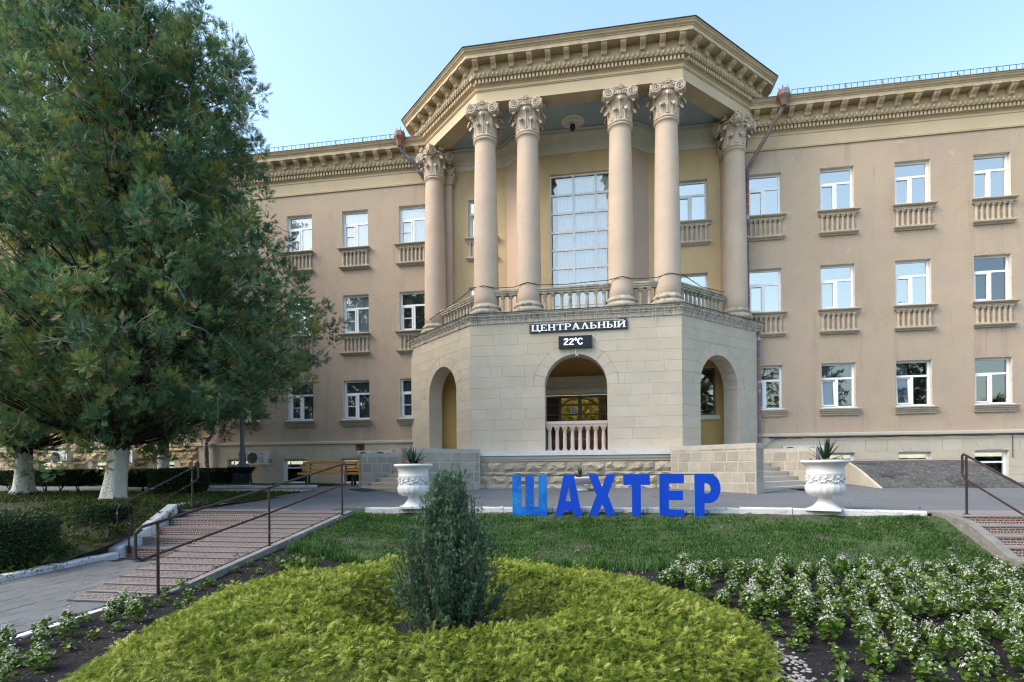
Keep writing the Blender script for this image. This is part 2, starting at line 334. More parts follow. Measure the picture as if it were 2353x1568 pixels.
# ================================================================== THE SETTING
def grid_sheet(name, x0, x1, y0, y1, zf, mat, step=.5, kind='structure', jit=0):
    nx = max(2, int((x1 - x0) / step) + 1); ny = max(2, int((y1 - y0) / step) + 1)
    X, Y = np.meshgrid(np.linspace(x0, x1, nx), np.linspace(y0, y1, ny)); Z = np.vectorize(zf)(X, Y)
    if jit: Z = Z + rng.normal(0, jit, Z.shape)
    V = np.stack([X, Y, Z], -1).reshape(-1, 3); i = np.arange(nx * ny).reshape(ny, nx)
    F = np.stack([i[:-1, :-1], i[:-1, 1:], i[1:, 1:], i[1:, :-1]], -1).reshape(-1, 4)
    return tag(obj(name, npmesh(name, V, F, mat, smooth=True)), kind=kind)
def sm(t): t = max(0, min(1, t)); return t * t * (3 - 2 * t)
def z_lawn(x, y):
    y0 = y
    if y > 8.9 and x > 2.7: y = y + (y - 8.9) / 3.0 * float(np.interp(x, [2.7, 4.6, 5.75, 6.2], [0, .3, .7, .7]))
    z = (-.055 - .35 * max(.0, 11.9 - y) if y > 11.55 else -.1775 - .5025 * (11.55 - y) / 2.65) if y > 8.9 else -.68 - (8.9 - y) * .034
    if x < -3.9 and y > 6.2: z = max(z, z + (min(.0, -.80 + .81 * (y - 6.22) / 4.83) - .10 - z) * sm((-3.9 - x) / 1.3))
    if x > 4.2 and y0 > 8.9: z = max(z, z + (min(-.05, -.66 + (y0 - 9.25) * .37) - z) * sm((x - 4.2) / 1.3))
    if y > 11.98 and x > 2.7: z = -.35
    return z
def z_path(x, y): return -.72 - (8.9 - y) * .03 if y < 8.9 else -.72
def z_gard(x, y):
    k = sm((y - 7.2) / 5.0 + (-9 - x) * .07)
    return (z_path(x, y) + .02) * (1 - k) + (.06 + .012 * (y - 12)) * k
grid_sheet('ground', -220, 220, -220, 260, lambda x, y: -1.4, FARGRASS, 40)
grid_sheet('asphalt_yard', -5.9, 40, 11.9, 23, lambda x, y: gz(y), ASPHALT, .6)
grid_sheet('asphalt_drive', -9.4, -5.9, 11.0, 23, lambda x, y: gz(y), ASPHALT, .6)
grid_sheet('asphalt_lane', -40, -9.4, 17.3, 23, lambda x, y: gz(y), ASPHALT, .6)
mb = MB(); kp = [(2.6, 11.93), (3.6, 11.80), (4.6, 11.63), (5.2, 11.43), (5.75, 11.23), (6.0, 11.15)]
for a, b in zip(kp[:-1], kp[1:]): mb.add([(a[0], a[1], -.008), (b[0], b[1], -.012), (b[0], 11.9, gz(11.9) + .0), (a[0], 11.9, gz(11.9) + .0)], [(0, 1, 2, 3)])
tag(mb.build('asphalt_corner', ASPHALT), kind='structure')
grid_sheet('lawn', -5.35, 9.5, 8.85, 11.95, lambda x, y: z_lawn(x, y), LAWNSOIL, .12, jit=.006)
grid_sheet('flower_bed', -6.0, 9.5, -6, 8.85, lambda x, y: z_lawn(x, y) - .004, SOIL, .12, jit=.008)
grid_sheet('garden', -40, -9.0, -6, 17.25, z_gard, GARDSOIL, .3, jit=.008)
grid_sheet('path_bed', -9.1, -5.95, -6, 9.2, lambda x, y: z_path(x, y) - .035, GAP, .5)
grid_sheet('grass_verge_soil', -17, -10.2, 18.75, 21.58, lambda x, y: gz(y) + .03, GARDSOIL, .4)

# pavers of the sloping path: each piece a child of the path bed
path = bpy.data.objects['path_bed']
def paver_mesh():
    mb = MB(); a, b = .128, .148; poly = []
    for k in range(8):   # wavy-sided block
        t = k / 8; poly.append((-a + .014 * math.sin(4 * PI * t), -b + 2 * b * t))
    for k in range(8): t = k / 8; poly.append((-a + 2 * a * t, b + .018 * math.sin(2 * PI * t)))
    for k in range(8): t = 1 - k / 8; poly.append((a + .014 * math.sin(4 * PI * t), -b + 2 * b * t))
    for k in range(8): t = 1 - k / 8; poly.append((-a + 2 * a * t, -b + .018 * math.sin(2 * PI * t)))
    n = len(poly); vs = [(x, y, -.05) for x, y in poly] + [(x, y, -.005) for x, y in poly] + [(x * .975, y * .978, 0) for x, y in poly]
    fs = [tuple(range(2 * n, 3 * n))[::-1]] + [(i, (i + 1) % n, n + (i + 1) % n, n + i) for i in range(n)] + [(n + i, n + (i + 1) % n, 2 * n + (i + 1) % n, 2 * n + i) for i in range(n)]
    return mb.add(vs, fs).mesh('paver', PAVER)
PV = paver_mesh()
j = 0
for iy in range(19):
    for ix in range(12):
        x = -8.86 + ix * .259; y = 3.3 + iy * .299 + (.151 if ix % 2 else 0)
        if x > -6.12 or y > 8.75: continue
        obj('paver', PV, path, Matrix.Translation((x, y, z_path(x, y) - .003 + random.uniform(-.003, .003))) @ Matrix.Rotation(math.atan(.03), 4, 'X') @ Matrix.Rotation(random.uniform(-.02, .02), 4, 'Z'))

# kerbs
def kerb_run(name, pts, label, w=.16, h=.13, seg=.95, zf=None, base=-.25, mat=KERB):
    root = bpy.data.objects.new(name, None); COL.objects.link(root); tag(root, kind='structure')
    P = [Vector((p[0], p[1], 0)) for p in pts]
    for a, b in zip(P[:-1], P[1:]):
        d = b - a; n = max(1, round(d.length / seg)); t = d.normalized(); q = Vector((-t.y, t.x, 0))
        for k in range(n):
            s0 = a + d * (k / n) + t * .006; s1 = a + d * ((k + 1) / n) - t * .006
            zz0 = zf(s0.x, s0.y); zz1 = zf(s1.x, s1.y); jt = random.uniform(-.012, .012); m = 6; mb = MB(); vs = []
            for i in range(m):
                f = i / (m - 1); c = s0 + (s1 - s0) * f; z = zz0 + (zz1 - zz0) * f + h + jt + random.uniform(-.006, .006)
                hw = w / 2
                for (oo, dz) in ((-hw, base - h), (-hw * 1.0, -.025), (-hw * .82, 0), (hw * .82, random.uniform(-.006, .004)), (hw, -.025), (hw, base - h)):
                    p = c + q * (oo + random.uniform(-.005, .005)); vs.append((p.x, p.y, z + dz))
            fs = [(i * 6 + k2, i * 6 + k2 + 1, (i + 1) * 6 + k2 + 1, (i + 1) * 6 + k2) for i in range(m - 1) for k2 in range(5)] + [(0, 1, 2, 3, 4, 5), tuple(range((m - 1) * 6, m * 6))[::-1]]
            mb.add(vs, fs).build('kerb_stone', mat, root)
    return root
kerb_run('terrace_kerb', [(-5.15, 11.72), (-4.2, 11.88), (0, 12.0), (2.7, 11.95), (4.6, 11.65), (5.75, 11.25)], '', .2, .035, zf=lambda x, y: .0, base=-.22)
kerb_run('path_kerb', [(-9.0, 2.5), (-9.0, 8.6), (-8.95, 9.1)], '', .2, .09, zf=z_path)
kerb_run('stair_kerb', [(-9.02, 9.15), (-9.1, 10.0), (-9.25, 10.9)], '', .22, .12, zf=lambda x, y: -.70 + .76 * max(0, min(1, (y - 9.1) / 1.9)), base=-.3)
kerb_run('bed_kerb', [(-5.98, 2.5), (-5.9, 6.35)], '', .13, .03, zf=lambda x, y: z_path(x, y), base=-.2)
kerb_run('lane_kerb', [(-40, 17.35), (-9.55, 17.35)], '', .16, .02, zf=lambda x, y: gz(y), base=-.2)
kerb_run('verge_kerb', [(-18, 18.6), (-11.5, 18.6), (-10.1, 18.75)], '', .16, .08, zf=lambda x, y: gz(y), base=-.2)
kerb_run('drive_kerb', [(-9.45, 11.1), (-9.5, 12.2)], '', .22, .16, zf=lambda x, y: gz(y), base=-.2)

# ================================================================== THE BUILDING
BLD = thing('sanatorium_building', 'tan three-storey building with columned half-octagon portico above a stone arcade', 'building', (XC, FY, .2))
BI = Matrix.Translation((-XC, -FY, -.2))
def bpart(mb, name, mat, smooth=False): return mb.build(name, mat, BLD, smooth, BI)
def bobj(name, me): return obj(name, me, BLD, None, BI)

# windows of the wings: list of (u, z0, z1, style)
WW = 1.12
Z3B, Z3T, Z2B, Z2T, Z1B, Z1T = 9.90, 11.42, 6.41, 7.98, 2.91, 4.49
colR = [5.29, 7.70, 10.12, 12.56, 15.0]; colL = [-24.9, -22.5, -20.1, -17.7, -15.3, -12.87, -10.42, -7.99]
loggiaX = [-5.12, 2.75]
wins = []
for x in colR[:4] + colL: wins += [(x, Z3B, Z3T), (x, Z2B, Z2T), (x, Z1B, Z1T)] if x > -20 else [(x, Z1B, Z1T)]
for x in loggiaX: wins += [(x, Z3B, Z3T), (x, Z2B, Z2T)]
wins += [(3.0, 2.75, 4.5)]
basement = [(7.75, .22, 1.30, 1.0), (10.15, .98, 1.30, 1.02), (12.5, .22, 1.33, 1.02),
            (-13.08, .30, 1.30, 1.05), (-15.68, .30, 1.32, 1.05), (-10.55, .30, 1.30, 1.05), (-19.2, .98, 1.33, 1.0), (-22.3, .98, 1.33, 1.0), (-25.2, .98, 1.33, 1.0)]
def wall_grid(mb, fr, u0, u1, z0, z1, ops, rev, o=0.0):
    us = sorted({u0, u1} | {a for q in ops for a in (q[0], q[1])}); zs = sorted({z0, z1} | {a for q in ops for a in (q[2], q[3])})
    us = [u for u in us if u0 <= u <= u1]; zs = [z for z in zs if z0 <= z <= z1]
    for a, b in zip(us[:-1], us[1:]):
        for c, d in zip(zs[:-1], zs[1:]):
            m1, m2 = (a + b) / 2, (c + d) / 2
            if any(q[0] < m1 < q[1] and q[2] < m2 < q[3] for q in ops): continue
            mb.add([fr.P(a, o, c), fr.P(b, o, c), fr.P(b, o, d), fr.P(a, o, d)], [(0, 1, 2, 3)])
def reveals(mb, fr, q, rev, o=0.0):
    a, b, c, d = q
    for p in ([(a, c), (a, d)], [(b, d), (b, c)], [(a, d), (b, d)], [(b, c), (a, c)]):
        (u1, z1), (u2, z2) = p; mb.add([fr.P(u1, o, z1), fr.P(u2, o, z2), fr.P(u2, o - rev, z2), fr.P(u1, o - rev, z1)], [(0, 1, 2, 3)])
ops = [(x, x + WW, a, b) for x, a, b in wins]
mb = MB(); wall_grid(mb, FAC, -40, -6.4, 2.0, 12.35, [q for q in ops if q[0] < -7.4], .2); bpart(mb, 'stucco_wall', STUCCO)
mb = MB(); wall_grid(mb, FAC, XR + PD - .55, 30, 2.0, 12.35, [q for q in ops if q[0] > 5], .2); bpart(mb, 'stucco_wall', STUCCO)
for q in ops:
    mb = MB(); reveals(mb, FAC, q, .22); bpart(mb, 'window_reveal', REVEAL)
# loggia back wall (smoother ochre plaster) and porch back wall
mb = MB(); wall_grid(mb, FAC, -6.4, XR + PD - .55, 5.4, 13.2, [q for q in ops if -7 < q[0] < 4 and q[2] > 5], .2)
bpart(mb, 'loggia_wall', LOGGIA)
mb = MB(); wall_grid(mb, FAC, -6.84, XR + PD - .02, 1.41, 5.6, [(3.0, 3.0 + WW, 2.75, 4.5), (-2.6, .95, 1.42, 3.62)], .2, .004)
bpart(mb, 'porch_wall', OCHRE)
# projecting bay with the tall window
BYY = 21.0; BX0, BX1 = -3.0, 1.17
BW = (-1.86, .72, 6.2, 11.78)
BAY = Frame(0, BYY, 1, 0, 0, -1)
mb = MB(); wall_grid(mb, BAY, BX0, BX1, 5.95, 13.2, [BW], .2); reveals(mb, BAY, BW, .14); bpart(mb, 'bay_wall', LOGGIA)
mb = MB(); d = FY - BYY
mb.add([(BX0, BYY, 5.95), (BX0 - d, FY - .003, 5.95), (BX0 - d, FY - .003, 13.2), (BX0, BYY, 13.2)], [(0, 1, 2, 3)]); bpart(mb, 'bay_side_wall', PINKCAST); mb = MB()
mb.add([(BX1, BYY, 5.95), (BX1 + d, FY - .003, 5.95), (BX1 + d, FY - .003, 13.2), (BX1, BYY, 13.2)], [(0, 1, 2, 3)])
bpart(mb, 'bay_side_wall', PINKCAST)
# loggia floor and ceiling
mb = MB(); mb.add([(XL + .05, YP + .05, 5.93), (XR - .05, YP + .05, 5.93), (XR + PD, FY, 5.93), (XL - PD, FY, 5.93)], [(0, 1, 2, 3)])
bpart(mb, 'loggia_floor', WEATHER)
mb = MB(); mb.add([(-3.9, 18.7, 13.22), (2.4, 18.7, 13.22), (5.6, 21.9, 13.22), (-7.1, 21.9, 13.22)], [(3, 2, 1, 0)])
bpart(mb, 'loggia_ceiling', BLUECEIL)
# ceiling moulding round the loggia
def bay_path(o): # outline of the back wall moved outwards by o
    t = .4142 * o
    return [(XL - PD + 1.0, FY - o), (BX0 - d - t, FY - o), (BX0 - t, BYY - o), (BX1 + t, BYY - o), (BX1 + d + t, FY - o), (XR + PD - .9, FY - o)]
mb = MB(); mb.sweep([(.01, 12.52), (.05, 12.54), (.05, 12.72), (.09, 12.74), (.12, 12.86), (.22, 12.98), (.34, 13.08), (.36, 13.17), (.42, 13.17), (.42, 13.215)], bay_path)
bpart(mb, 'ceiling_moulding', GREYM)
mb = MB(); pth = bay_path(.13)
for (a, b) in zip(pth[:-1], pth[1:]):
    n = int(math.dist(a, b) / .075)
    for k in range(n):
        f = (k + .5) / n; x = a[0] + (b[0] - a[0]) * f; y = a[1] + (b[1] - a[1]) * f; mb.box(x - .02, y - .02, 12.87, x + .02, y + .05, 12.93)
tag(bpart(mb, 'moulding_dentils', GREYM), kind='stuff')
mb = MB(); mb.lathe([(.42, 0), (.40, -.03), (.30, -.035), (.28, -.06), (.12, -.07), (.10, -.12)], 24, (-.95, 20.2, 13.215)); ro = bpart(mb, 'ceiling_rose', GREYM)
mb = MB(); mb.lathe([(.05, 0), (.09, -.05), (.10, -.16), (.04, -.24)], 14, (-.95, 20.2, 13.10)); mb.build('lamp_globe', METALDK, ro)

# ---------------------------------------------------------------- window builder
def curtain_mesh(name, wd, h, mat, amp=.035, folds=9):
    n = folds * 6; V, F = [], []
    for i in range(n + 1):
        u = -wd / 2 + wd * i / n; y = amp * math.sin(2 * PI * folds * i / n) + amp * .4 * math.sin(5.3 * i / n * PI)
        V += [(u, y, 0), (u, y, h)]
    F = [(2 * i, 2 * i + 2, 2 * i + 3, 2 * i + 1) for i in range(n)]
    return npmesh(name, V, F, mat, smooth=True)
CURT = curtain_mesh('curtain', 1.06, 1.45, CURTAIN); CURTG = curtain_mesh('curtain', 1.06, 1.45, CURTGREY); CURTH = curtain_mesh('curtain', .45, 1.45, CURTGREY, folds=5)
def frame_mesh(w, h, bars, mat, t=.065, dep=.07):
    """outer frame + bars [(u0,u1,z0,z1)], local: X along, -Y outwards, origin bottom centre"""
    mb = MB(); a = w / 2
    mb.box(-a, 0, 0, -a + t, dep, h); mb.box(a - t, 0, 0, a, dep, h); mb.box(-a + t, 0, 0, a - t, dep, t); mb.box(-a + t, 0, h - t, a - t, dep, h)
    for (u0, u1, z0, z1) in bars: mb.box(u0, -.001, z0, u1, dep - .002, z1)
    return mb.mesh('window', mat)
def pane_mesh(u0, u1, z0, z1, y=.03, name='pane', mat=GLASS):
    return npmesh(name, [(u0, y, z0), (u1, y, z0), (u1, y, z1), (u0, y, z1)], [(0, 1, 2, 3)], mat)
WH = {3: Z3T - Z3B, 2: Z2T - Z2B, 1: Z1T - Z1B}
FRM = {}; PAN = {}
for fl in (3, 2, 1):
    h = WH[fl]; tr = h * .665; a = WW / 2
    FRM[fl] = frame_mesh(WW, h, [(-a + .065, a - .065, tr - .035, tr + .035), (-.045, .045, .065, tr - .035)], PVC)
    PAN[fl] = [pane_mesh(-a + .065, a - .065, tr + .035, h - .065), pane_mesh(-a + .065, -.045, .065, tr - .035), pane_mesh(.045, a - .065, .065, tr - .035)]
def sash_mesh(h, bar):
    tr = h * .665; mb = MB(); x0, x1, z0, z1 = -.495, -.046, .066, tr - .036; t = .05
    mb.box(x0, -.022, z0, x0 + t, .02, z1); mb.box(x1 - t, -.022, z0, x1, .02, z1); mb.box(x0 + t, -.022, z0, x1 - t, .02, z0 + t); mb.box(x0 + t, -.022, z1 - t, x1 - t, .02, z1)
    if bar: mb.box(x0 + t, -.018, (z0 + z1) / 2 - .015, x1 - t, .015, (z0 + z1) / 2 + .015)
    return mb.mesh('sash', PVC)
SASH = {(fl, b): sash_mesh(WH[fl], b) for fl in (3, 2, 1) for b in (0, 1)}
mb = MB(); mb.box(-WW / 2 - .02, -.26, -.028, WW / 2 + .02, .0, .0); SILLB = mb.mesh('sill_board', PVC)
def room_mesh(w, h, dp):
    a = w / 2 + .25; return npmesh('interior', [(-a, .08, -.2), (a, .08, -.2), (a, dp, -.2), (-a, dp, -.2), (-a, .08, h + .2), (a, .08, h + .2), (a, dp, h + .2), (-a, dp, h + .2)],
        [(0, 1, 2, 3), (4, 5, 6, 7), (2, 3, 7, 6), (1, 2, 6, 5), (3, 0, 4, 7)], DARKROOM)
ROOM = room_mesh(WW, 1.6, 1.0)
def add_window(x, z0, fl, bar=0, curt=None, tilt=0, dark=False, o=-.16):
    wd = obj('window', FRM[fl], BLD, BI.inverted() @ Matrix.Identity(4)); wd.matrix_basis = FAC.mtx(x + WW / 2, o, z0); wd.matrix_parent_inverse = BI
    for k, p in enumerate(PAN[fl]):
        if k == 1 and tilt:
            q = obj('pane', p, wd, Matrix.Translation((0, .0, .066)) @ Matrix.Rotation(-tilt, 4, 'X') @ Matrix.Translation((0, 0, -.066)))
        else: q = obj('pane', p, wd)
        if dark: q.data = pane_copy(p, GLASSDK)
        elif curt is CURT: q.data = pane_copy(p, GLASSCUR)
    s = obj('sash', SASH[(fl, bar)], wd)
    if tilt: s.matrix_basis = Matrix.Translation((0, .0, .066)) @ Matrix.Rotation(-tilt, 4, 'X') @ Matrix.Translation((0, 0, -.066))
    obj('sill_board', SILLB, wd); obj('interior', ROOM, wd)
    if curt: obj('curtain', curt, wd, Matrix.Translation((0 if curt in (CURT, CURTG) else -.3, .15, .03)))
    return wd
_pc = {}
def pane_copy(me, mt):
    k = (me.name, mt.name)
    if k not in _pc:
        c = me.copy(); c.materials[0] = mt; _pc[k] = c
    return _pc[k]
# balustrade panel under upper windows
def baluster_mesh(h, r, name, mat, n=8, sq=1.25):
    mb = MB(); p = [(r * 1.3, 0), (r * 1.3, .05 * h), (r * 1.12, .07 * h), (r * 1.12, .10 * h), (r * .95, .12 * h), (r * 1.0, .45 * h), (r * .80, .80 * h), (r * 1.0, .81 * h), (r * 1.0, .835 * h), (r * .82, .845 * h), (r * 1.0, .90 * h), (r * 1.4, .95 * h)]
    mb.lathe(p, n); s = r * 1.45; mb.box(-s, -s, .95 * h, s, s, h); s = r * 1.35; mb.box(-s, -s, 0, s, s, .045 * h)
    for k in range(4):  # little leaves of the capital
        a = PI / 4 + k * PI / 2; mb.box(r * 1.05 * math.cos(a) - .4 * r, r * 1.05 * math.sin(a) - .4 * r, .87 * h, r * 1.05 * math.cos(a) + .4 * r, r * 1.05 * math.sin(a) + .4 * r, .935 * h)
    return mb.mesh(name, mat)
PBAL = baluster_mesh(.60, .05, 'baluster', BALUS); PBALW = baluster_mesh(.60, .05, 'baluster', LIGHTBAL)
def ledge(mb, u0, u1, z, prof):  # prof: (o, dz) outline, with returned ends
    pts = prof; n = len(pts)
    vs = [(u0 - o * .55, -o, z + dz) for o, dz in pts] + [(u1 + o * .55, -o, z + dz) for o, dz in pts]
    fs = [(i, i + 1, n + i + 1, n + i) for i in range(n - 1)] + [tuple(range(n))[::-1], tuple(range(n, 2 * n))]
    return mb.add(vs, fs)
def panel_mesh(mat, pale):
    mb = MB(); a = WW / 2
    ledge(mb, -a - .05, a + .05, -.03, [(0, -.14), (.07, -.14), (.09, -.11), (.09, -.08), (.15, -.06), (.19, -.03), (.19, 0), (0, .004)])
    ledge(mb, -a - .02, a + .02, -.77, [(0, -.13), (.06, -.13), (.08, -.09), (.13, -.08), (.16, -.05), (.16, 0), (0, .01)])
    return mb.mesh('balustrade_panel', mat)
PAN_T = panel_mesh(BALUS, 0); PAN_W = panel_mesh(LIGHTBAL, 1)
mb = MB(); ledge(mb, -WW / 2 - .04, WW / 2 + .04, -.03, [(0, -.24), (.06, -.24), (.06, -.17), (.10, -.17), (.10, -.10), (.15, -.10), (.15, -.04), (.19, -.04), (.19, 0), (0, .004)]); SILL1 = mb.mesh('window_ledge', BALUS)
def add_panel(x, z0, pale=False):
    m = FAC.mtx(x + WW / 2, 0.0, z0)
    p = obj('balustrade_panel', PAN_W if pale else PAN_T, BLD, m, BI)
    for k in range(7): obj('baluster', PBALW if pale else PBAL, p, Matrix.Translation((-WW / 2 + .06 + k * (WW - .12) / 6, -.035, -.772)))
for x in colR[:4]:
    add_window(x, Z3B, 3); add_panel(x, Z3B)
    add_window(x, Z2B, 2, dark=(x > 12)); add_panel(x, Z2B)
    add_window(x, Z1B, 1, tilt=.10 if x in (7.70, 10.12) else 0, curt=CURTH if x > 6 and x < 12 else None, dark=True)
    obj('window_ledge', SILL1, BLD, FAC.mtx(x + WW / 2, 0, Z1B), BI)
for k, x in enumerate(colL):
    if x < -20:
        add_window(x, Z1B, 1, 1, None, dark=True); obj('window_ledge', SILL1, BLD, FAC.mtx(x + WW / 2, 0, Z1B), BI); continue
    add_window(x, Z3B, 3, 1, CURT); add_panel(x, Z3B)
    add_window(x, Z2B, 2, 1, CURTG if k % 2 else CURT); add_panel(x, Z2B)
    add_window(x, Z1B, 1, 1, CURTG, dark=True); obj('window_ledge', SILL1, BLD, FAC.mtx(x + WW / 2, 0, Z1B), BI)
for x in loggiaX:
    add_window(x, Z3B, 3, tilt=.12 if x < 0 else 0); add_panel(x, Z3B, True); add_window(x, Z2B, 2)
# tall bay window
h = BW[3] - BW[2]; wb = BW[1] - BW[0]; bars = []; rows = 8; zz = [0.06 + (h - .12) * k / rows for k in range(rows + 1)]; uu = [-wb / 2 + .06 + (wb - .12) * k / 3 for k in range(4)]
for z in zz[1:-1]: bars.append((-wb / 2 + .05, wb / 2 - .05, z - (.06 if abs(z - zz[5]) < .01 else .035), z + .035))
mbw = MB(); a = wb / 2; mbw.box(-a, 0, 0, -a + .055, .08, h); mbw.box(a - .055, 0, 0, a, .08, h); mbw.box(-a + .055, 0, 0, a - .055, .08, .055); mbw.box(-a + .055, 0, h - .055, a - .055, .08, h)
for (u0, u1, z0, z1) in bars: mbw.box(u0 + .006, .004, z0, u1 - .006, .076, z1)
for u in uu[1:-1]: mbw.box(u - .035, -.004, .055, u + .035, .072, h - .055)
bw = obj('bay_window', mbw.mesh('bay_window', PVC), BLD, BAY.mtx((BW[0] + BW[1]) / 2, -.10, BW[2]), BI)
for i in range(3):
    for k in range(rows): obj('pane', pane_mesh(uu[i] + .034, uu[i + 1] - .034, zz[k] + .034, zz[k + 1] - .034, .04, 'pane', GLASSCUR), bw)
obj('curtain', curtain_mesh('curtain', wb - .35, h - .15, CURTAIN, .05, 15), bw, Matrix.Translation((.10, .17, .05)))
obj('interior', room_mesh(wb, h, .58), bw)
# window beside the right porch arch (brown frame)
wp = obj('window', frame_mesh(WW, 1.75, [(-.50, .50, 1.12, 1.19)], BROWNFR), BLD, FAC.mtx(3.0 + WW / 2, -.12, 2.75), BI)
for (z0, z1) in ((.065, 1.12), (1.19, 1.685)): obj('pane', pane_mesh(-.50, .50, z0, z1, mat=GLASSDK), wp)
obj('interior', ROOM, wp)
mb = MB(); FAC.box(mb, 2.9, 4.25, .01, .10, 2.58, 2.74); bpart(mb, 'porch_window_sill', CREAM)

# ---------------------------------------------------------------- cornices
DE = 2.86
def port_path(o):
    t = .4142 * o; B = (-4.06 - t, 18.45 - o); C = (2.6 + t, 18.45 - o)
    return [(-4.06 - DE - o, FY + .35), (-4.06 - DE - o, 18.45 + DE - t), B, C, (2.6 + DE + o, 18.45 + DE - t), (2.6 + DE + o, FY + .35)]
PROF = [(-.55, 13.06), (.03, 13.06), (.03, 13.12), (0, 13.13), (0, 13.44), (.03, 13.45), (.03, 13.47), (.055, 13.48), (.055, 13.52), (.02, 13.53), (.03, 13.57), (.07, 13.61)]
PROF2 = [(.07, 13.61), (.10, 13.62), (.10, 13.76), (.23, 13.77), (.235, 13.79), (.25, 13.86), (.30, 13.93), (.26, 13.935), (.22, 13.94), (.22, 14.22), (.56, 14.22), (.56, 14.34), (.585, 14.345), (.585, 14.365), (.60, 14.375), (.64, 14.40), (.655, 14.43), (.69, 14.455), (.70, 14.48)]
DW = -.78
mb = MB(); mb.sweep(PROF[1:], port_path); bpart(mb, 'portico_frieze', FRIEZE)
mb = MB(); mb.sweep(PROF[:2], port_path); bpart(mb, 'portico_soffit', SOFFIT)
mb = MB(); mb.sweep([(-.55, 13.06), (-.55, 13.30)], port_path); bpart(mb, 'beam_back', SOFFIT)
mb = MB(); mb.sweep(PROF2, port_path); pc = bpart(mb, 'portico_cornice', CORNICE)
mb = MB(); mb.sweep([(.70, 14.48), (.725, 14.482), (.725, 14.505), (.2, 14.53), (-2.2, 14.7)], port_path); bpart(mb, 'portico_roof', METALDK)
def wing_path(x0, x1): return lambda o: [(x0, FY - .02 - o), (x1, FY - .02 - o)]
wings = [('left', -40, -6.6), ('right', 4.8, 30)]
WC = {}
for nm, x0, x1 in wings:
    wp_ = wing_path(x0, x1)
    mb = MB(); mb.sweep([(0, 12.22), (.03, 12.23), (.03, 12.26), (.01, 12.265), (.03, 12.27), (.03, 12.31), (0, 12.33)] + [(o, z + DW) for o, z in PROF[5:]], wp_); bpart(mb, 'wing_frieze', FRIEZE)
    mb = MB(); mb.sweep([(o, z + DW) for o, z in PROF2], wp_); WC[nm] = bpart(mb, 'wing_cornice', CORNICE)
    mb = MB(); mb.sweep([(.70, 14.48 + DW), (.72, 14.482 + DW), (.72, 14.503 + DW), (.1, 14.60 + DW), (-6, 15.4 + DW)], wp_); bpart(mb, 'wing_roof', ROOFM)
# modillions, dentils and eggs, each a piece of its cornice
def modillion_mesh():
    mb = MB(); pts = [(.0, 0), (.0, .20), (.02, .235), (.30, .235), (.30, .205), (.285, .20), (.28, .17), (.24, .13), (.16, .13), (.12, .10), (.12, .05), (.08, .01), (.04, -.01)]
    mb.prism(pts, lambda a, b, dd: (dd, -a, b), -.075, .075)
    mb.box(-.095, -.315, .205, .095, 0, .238)
    for k in range(5):   # leaf ribs under the scroll
        x = -.06 + k * .03; mb.tube([(x, -.27, .165), (x, -.19, .115), (x, -.135, .085), (x, -.10, .02), (x, -.03, -.02)], [.012, .018, .018, .017, .008], 5)
    mb.v = [(x * 1.12, y * 1.22, z * 1.22) for x, y, z in mb.v]
    return mb.mesh('modillion', CORNICE)
MOD = modillion_mesh()
mb = MB(); mb.box(-.034, -.085, 0, .034, 0, .125); DEN = mb.mesh('dentil', CORNICE)
mb = MB(); mb.lathe([(.002, -.075), (.03, -.06), (.045, -.02), (.043, .02), (.03, .05), (.002, .062)], 8, cap=False); mb.tube([(-.062, 0, .07), (-.06, .01, -.03), (-.03, .01, -.078), (.03, .01, -.078), (.06, .01, -.03), (.062, 0, .07)], .011, 4); EGG = mb.mesh('egg_moulding', CORNICE)
def along(parent, fr, L0, L1, spacing, me, name, o, z, off=0):
    n = max(1, round((L1 - L0) / spacing))
    for k in range(n): obj(name, me, parent, fr.mtx(L0 + (k + .5) * (L1 - L0) / n + off, o, z))
FF = Frame(0, 18.45, 1, 0, 0, -1); FR = Frame(2.6, 18.45, R2, R2, R2, -R2); FL = Frame(-4.06 - DE, 18.45 + DE, R2, -R2, -R2, -R2); DL = DE / R2
WFR = Frame(0, FY - .02, 1, 0, 0, -1)
nF = 12
for k in range(nF): obj('modillion', MOD, pc, FF.mtx(-4.06 + .06 + k * (6.66 - .12) / (nF - 1), .22, 13.93))
for k in range(7):
    obj('modillion', MOD, pc, FR.mtx(.16 + k * .61, .22, 13.93)); obj('modillion', MOD, pc, FL.mtx(DL - .16 - k * .61, .22, 13.93))
along(pc, FF, -4.10, 2.64, .12, DEN, 'dentil', .10, 13.63); along(pc, FR, .02, DL, .12, DEN, 'dentil', .10, 13.63); along(pc, FL, 0, DL - .02, .12, DEN, 'dentil', .10, 13.63)
along(pc, FF, -4.14, 2.68, .155, EGG, 'egg_moulding', .255, 13.86); along(pc, FR, .06, DL, .155, EGG, 'egg_moulding', .255, 13.86); along(pc, FL, 0, DL - .06, .155, EGG, 'egg_moulding', .255, 13.86)
along(WC['right'], WFR, 5.2, 14.35, .57, MOD, 'modillion', .22, 13.93 + DW); along(WC['left'], WFR, -15.3, -6.75, .57, MOD, 'modillion', .22, 13.93 + DW)
along(WC['right'], WFR, 5.2, 14.35, .122, DEN, 'dentil', .10, 13.63 + DW); along(WC['left'], WFR, -15.3, -6.75, .13, DEN, 'dentil', .10, 13.63 + DW)
along(WC['right'], WFR, 5.2, 14.35, .16, EGG, 'egg_moulding', .255, 13.86 + DW); along(WC['left'], WFR, -15.3, -6.75, .17, EGG, 'egg_moulding', .255, 13.86 + DW)
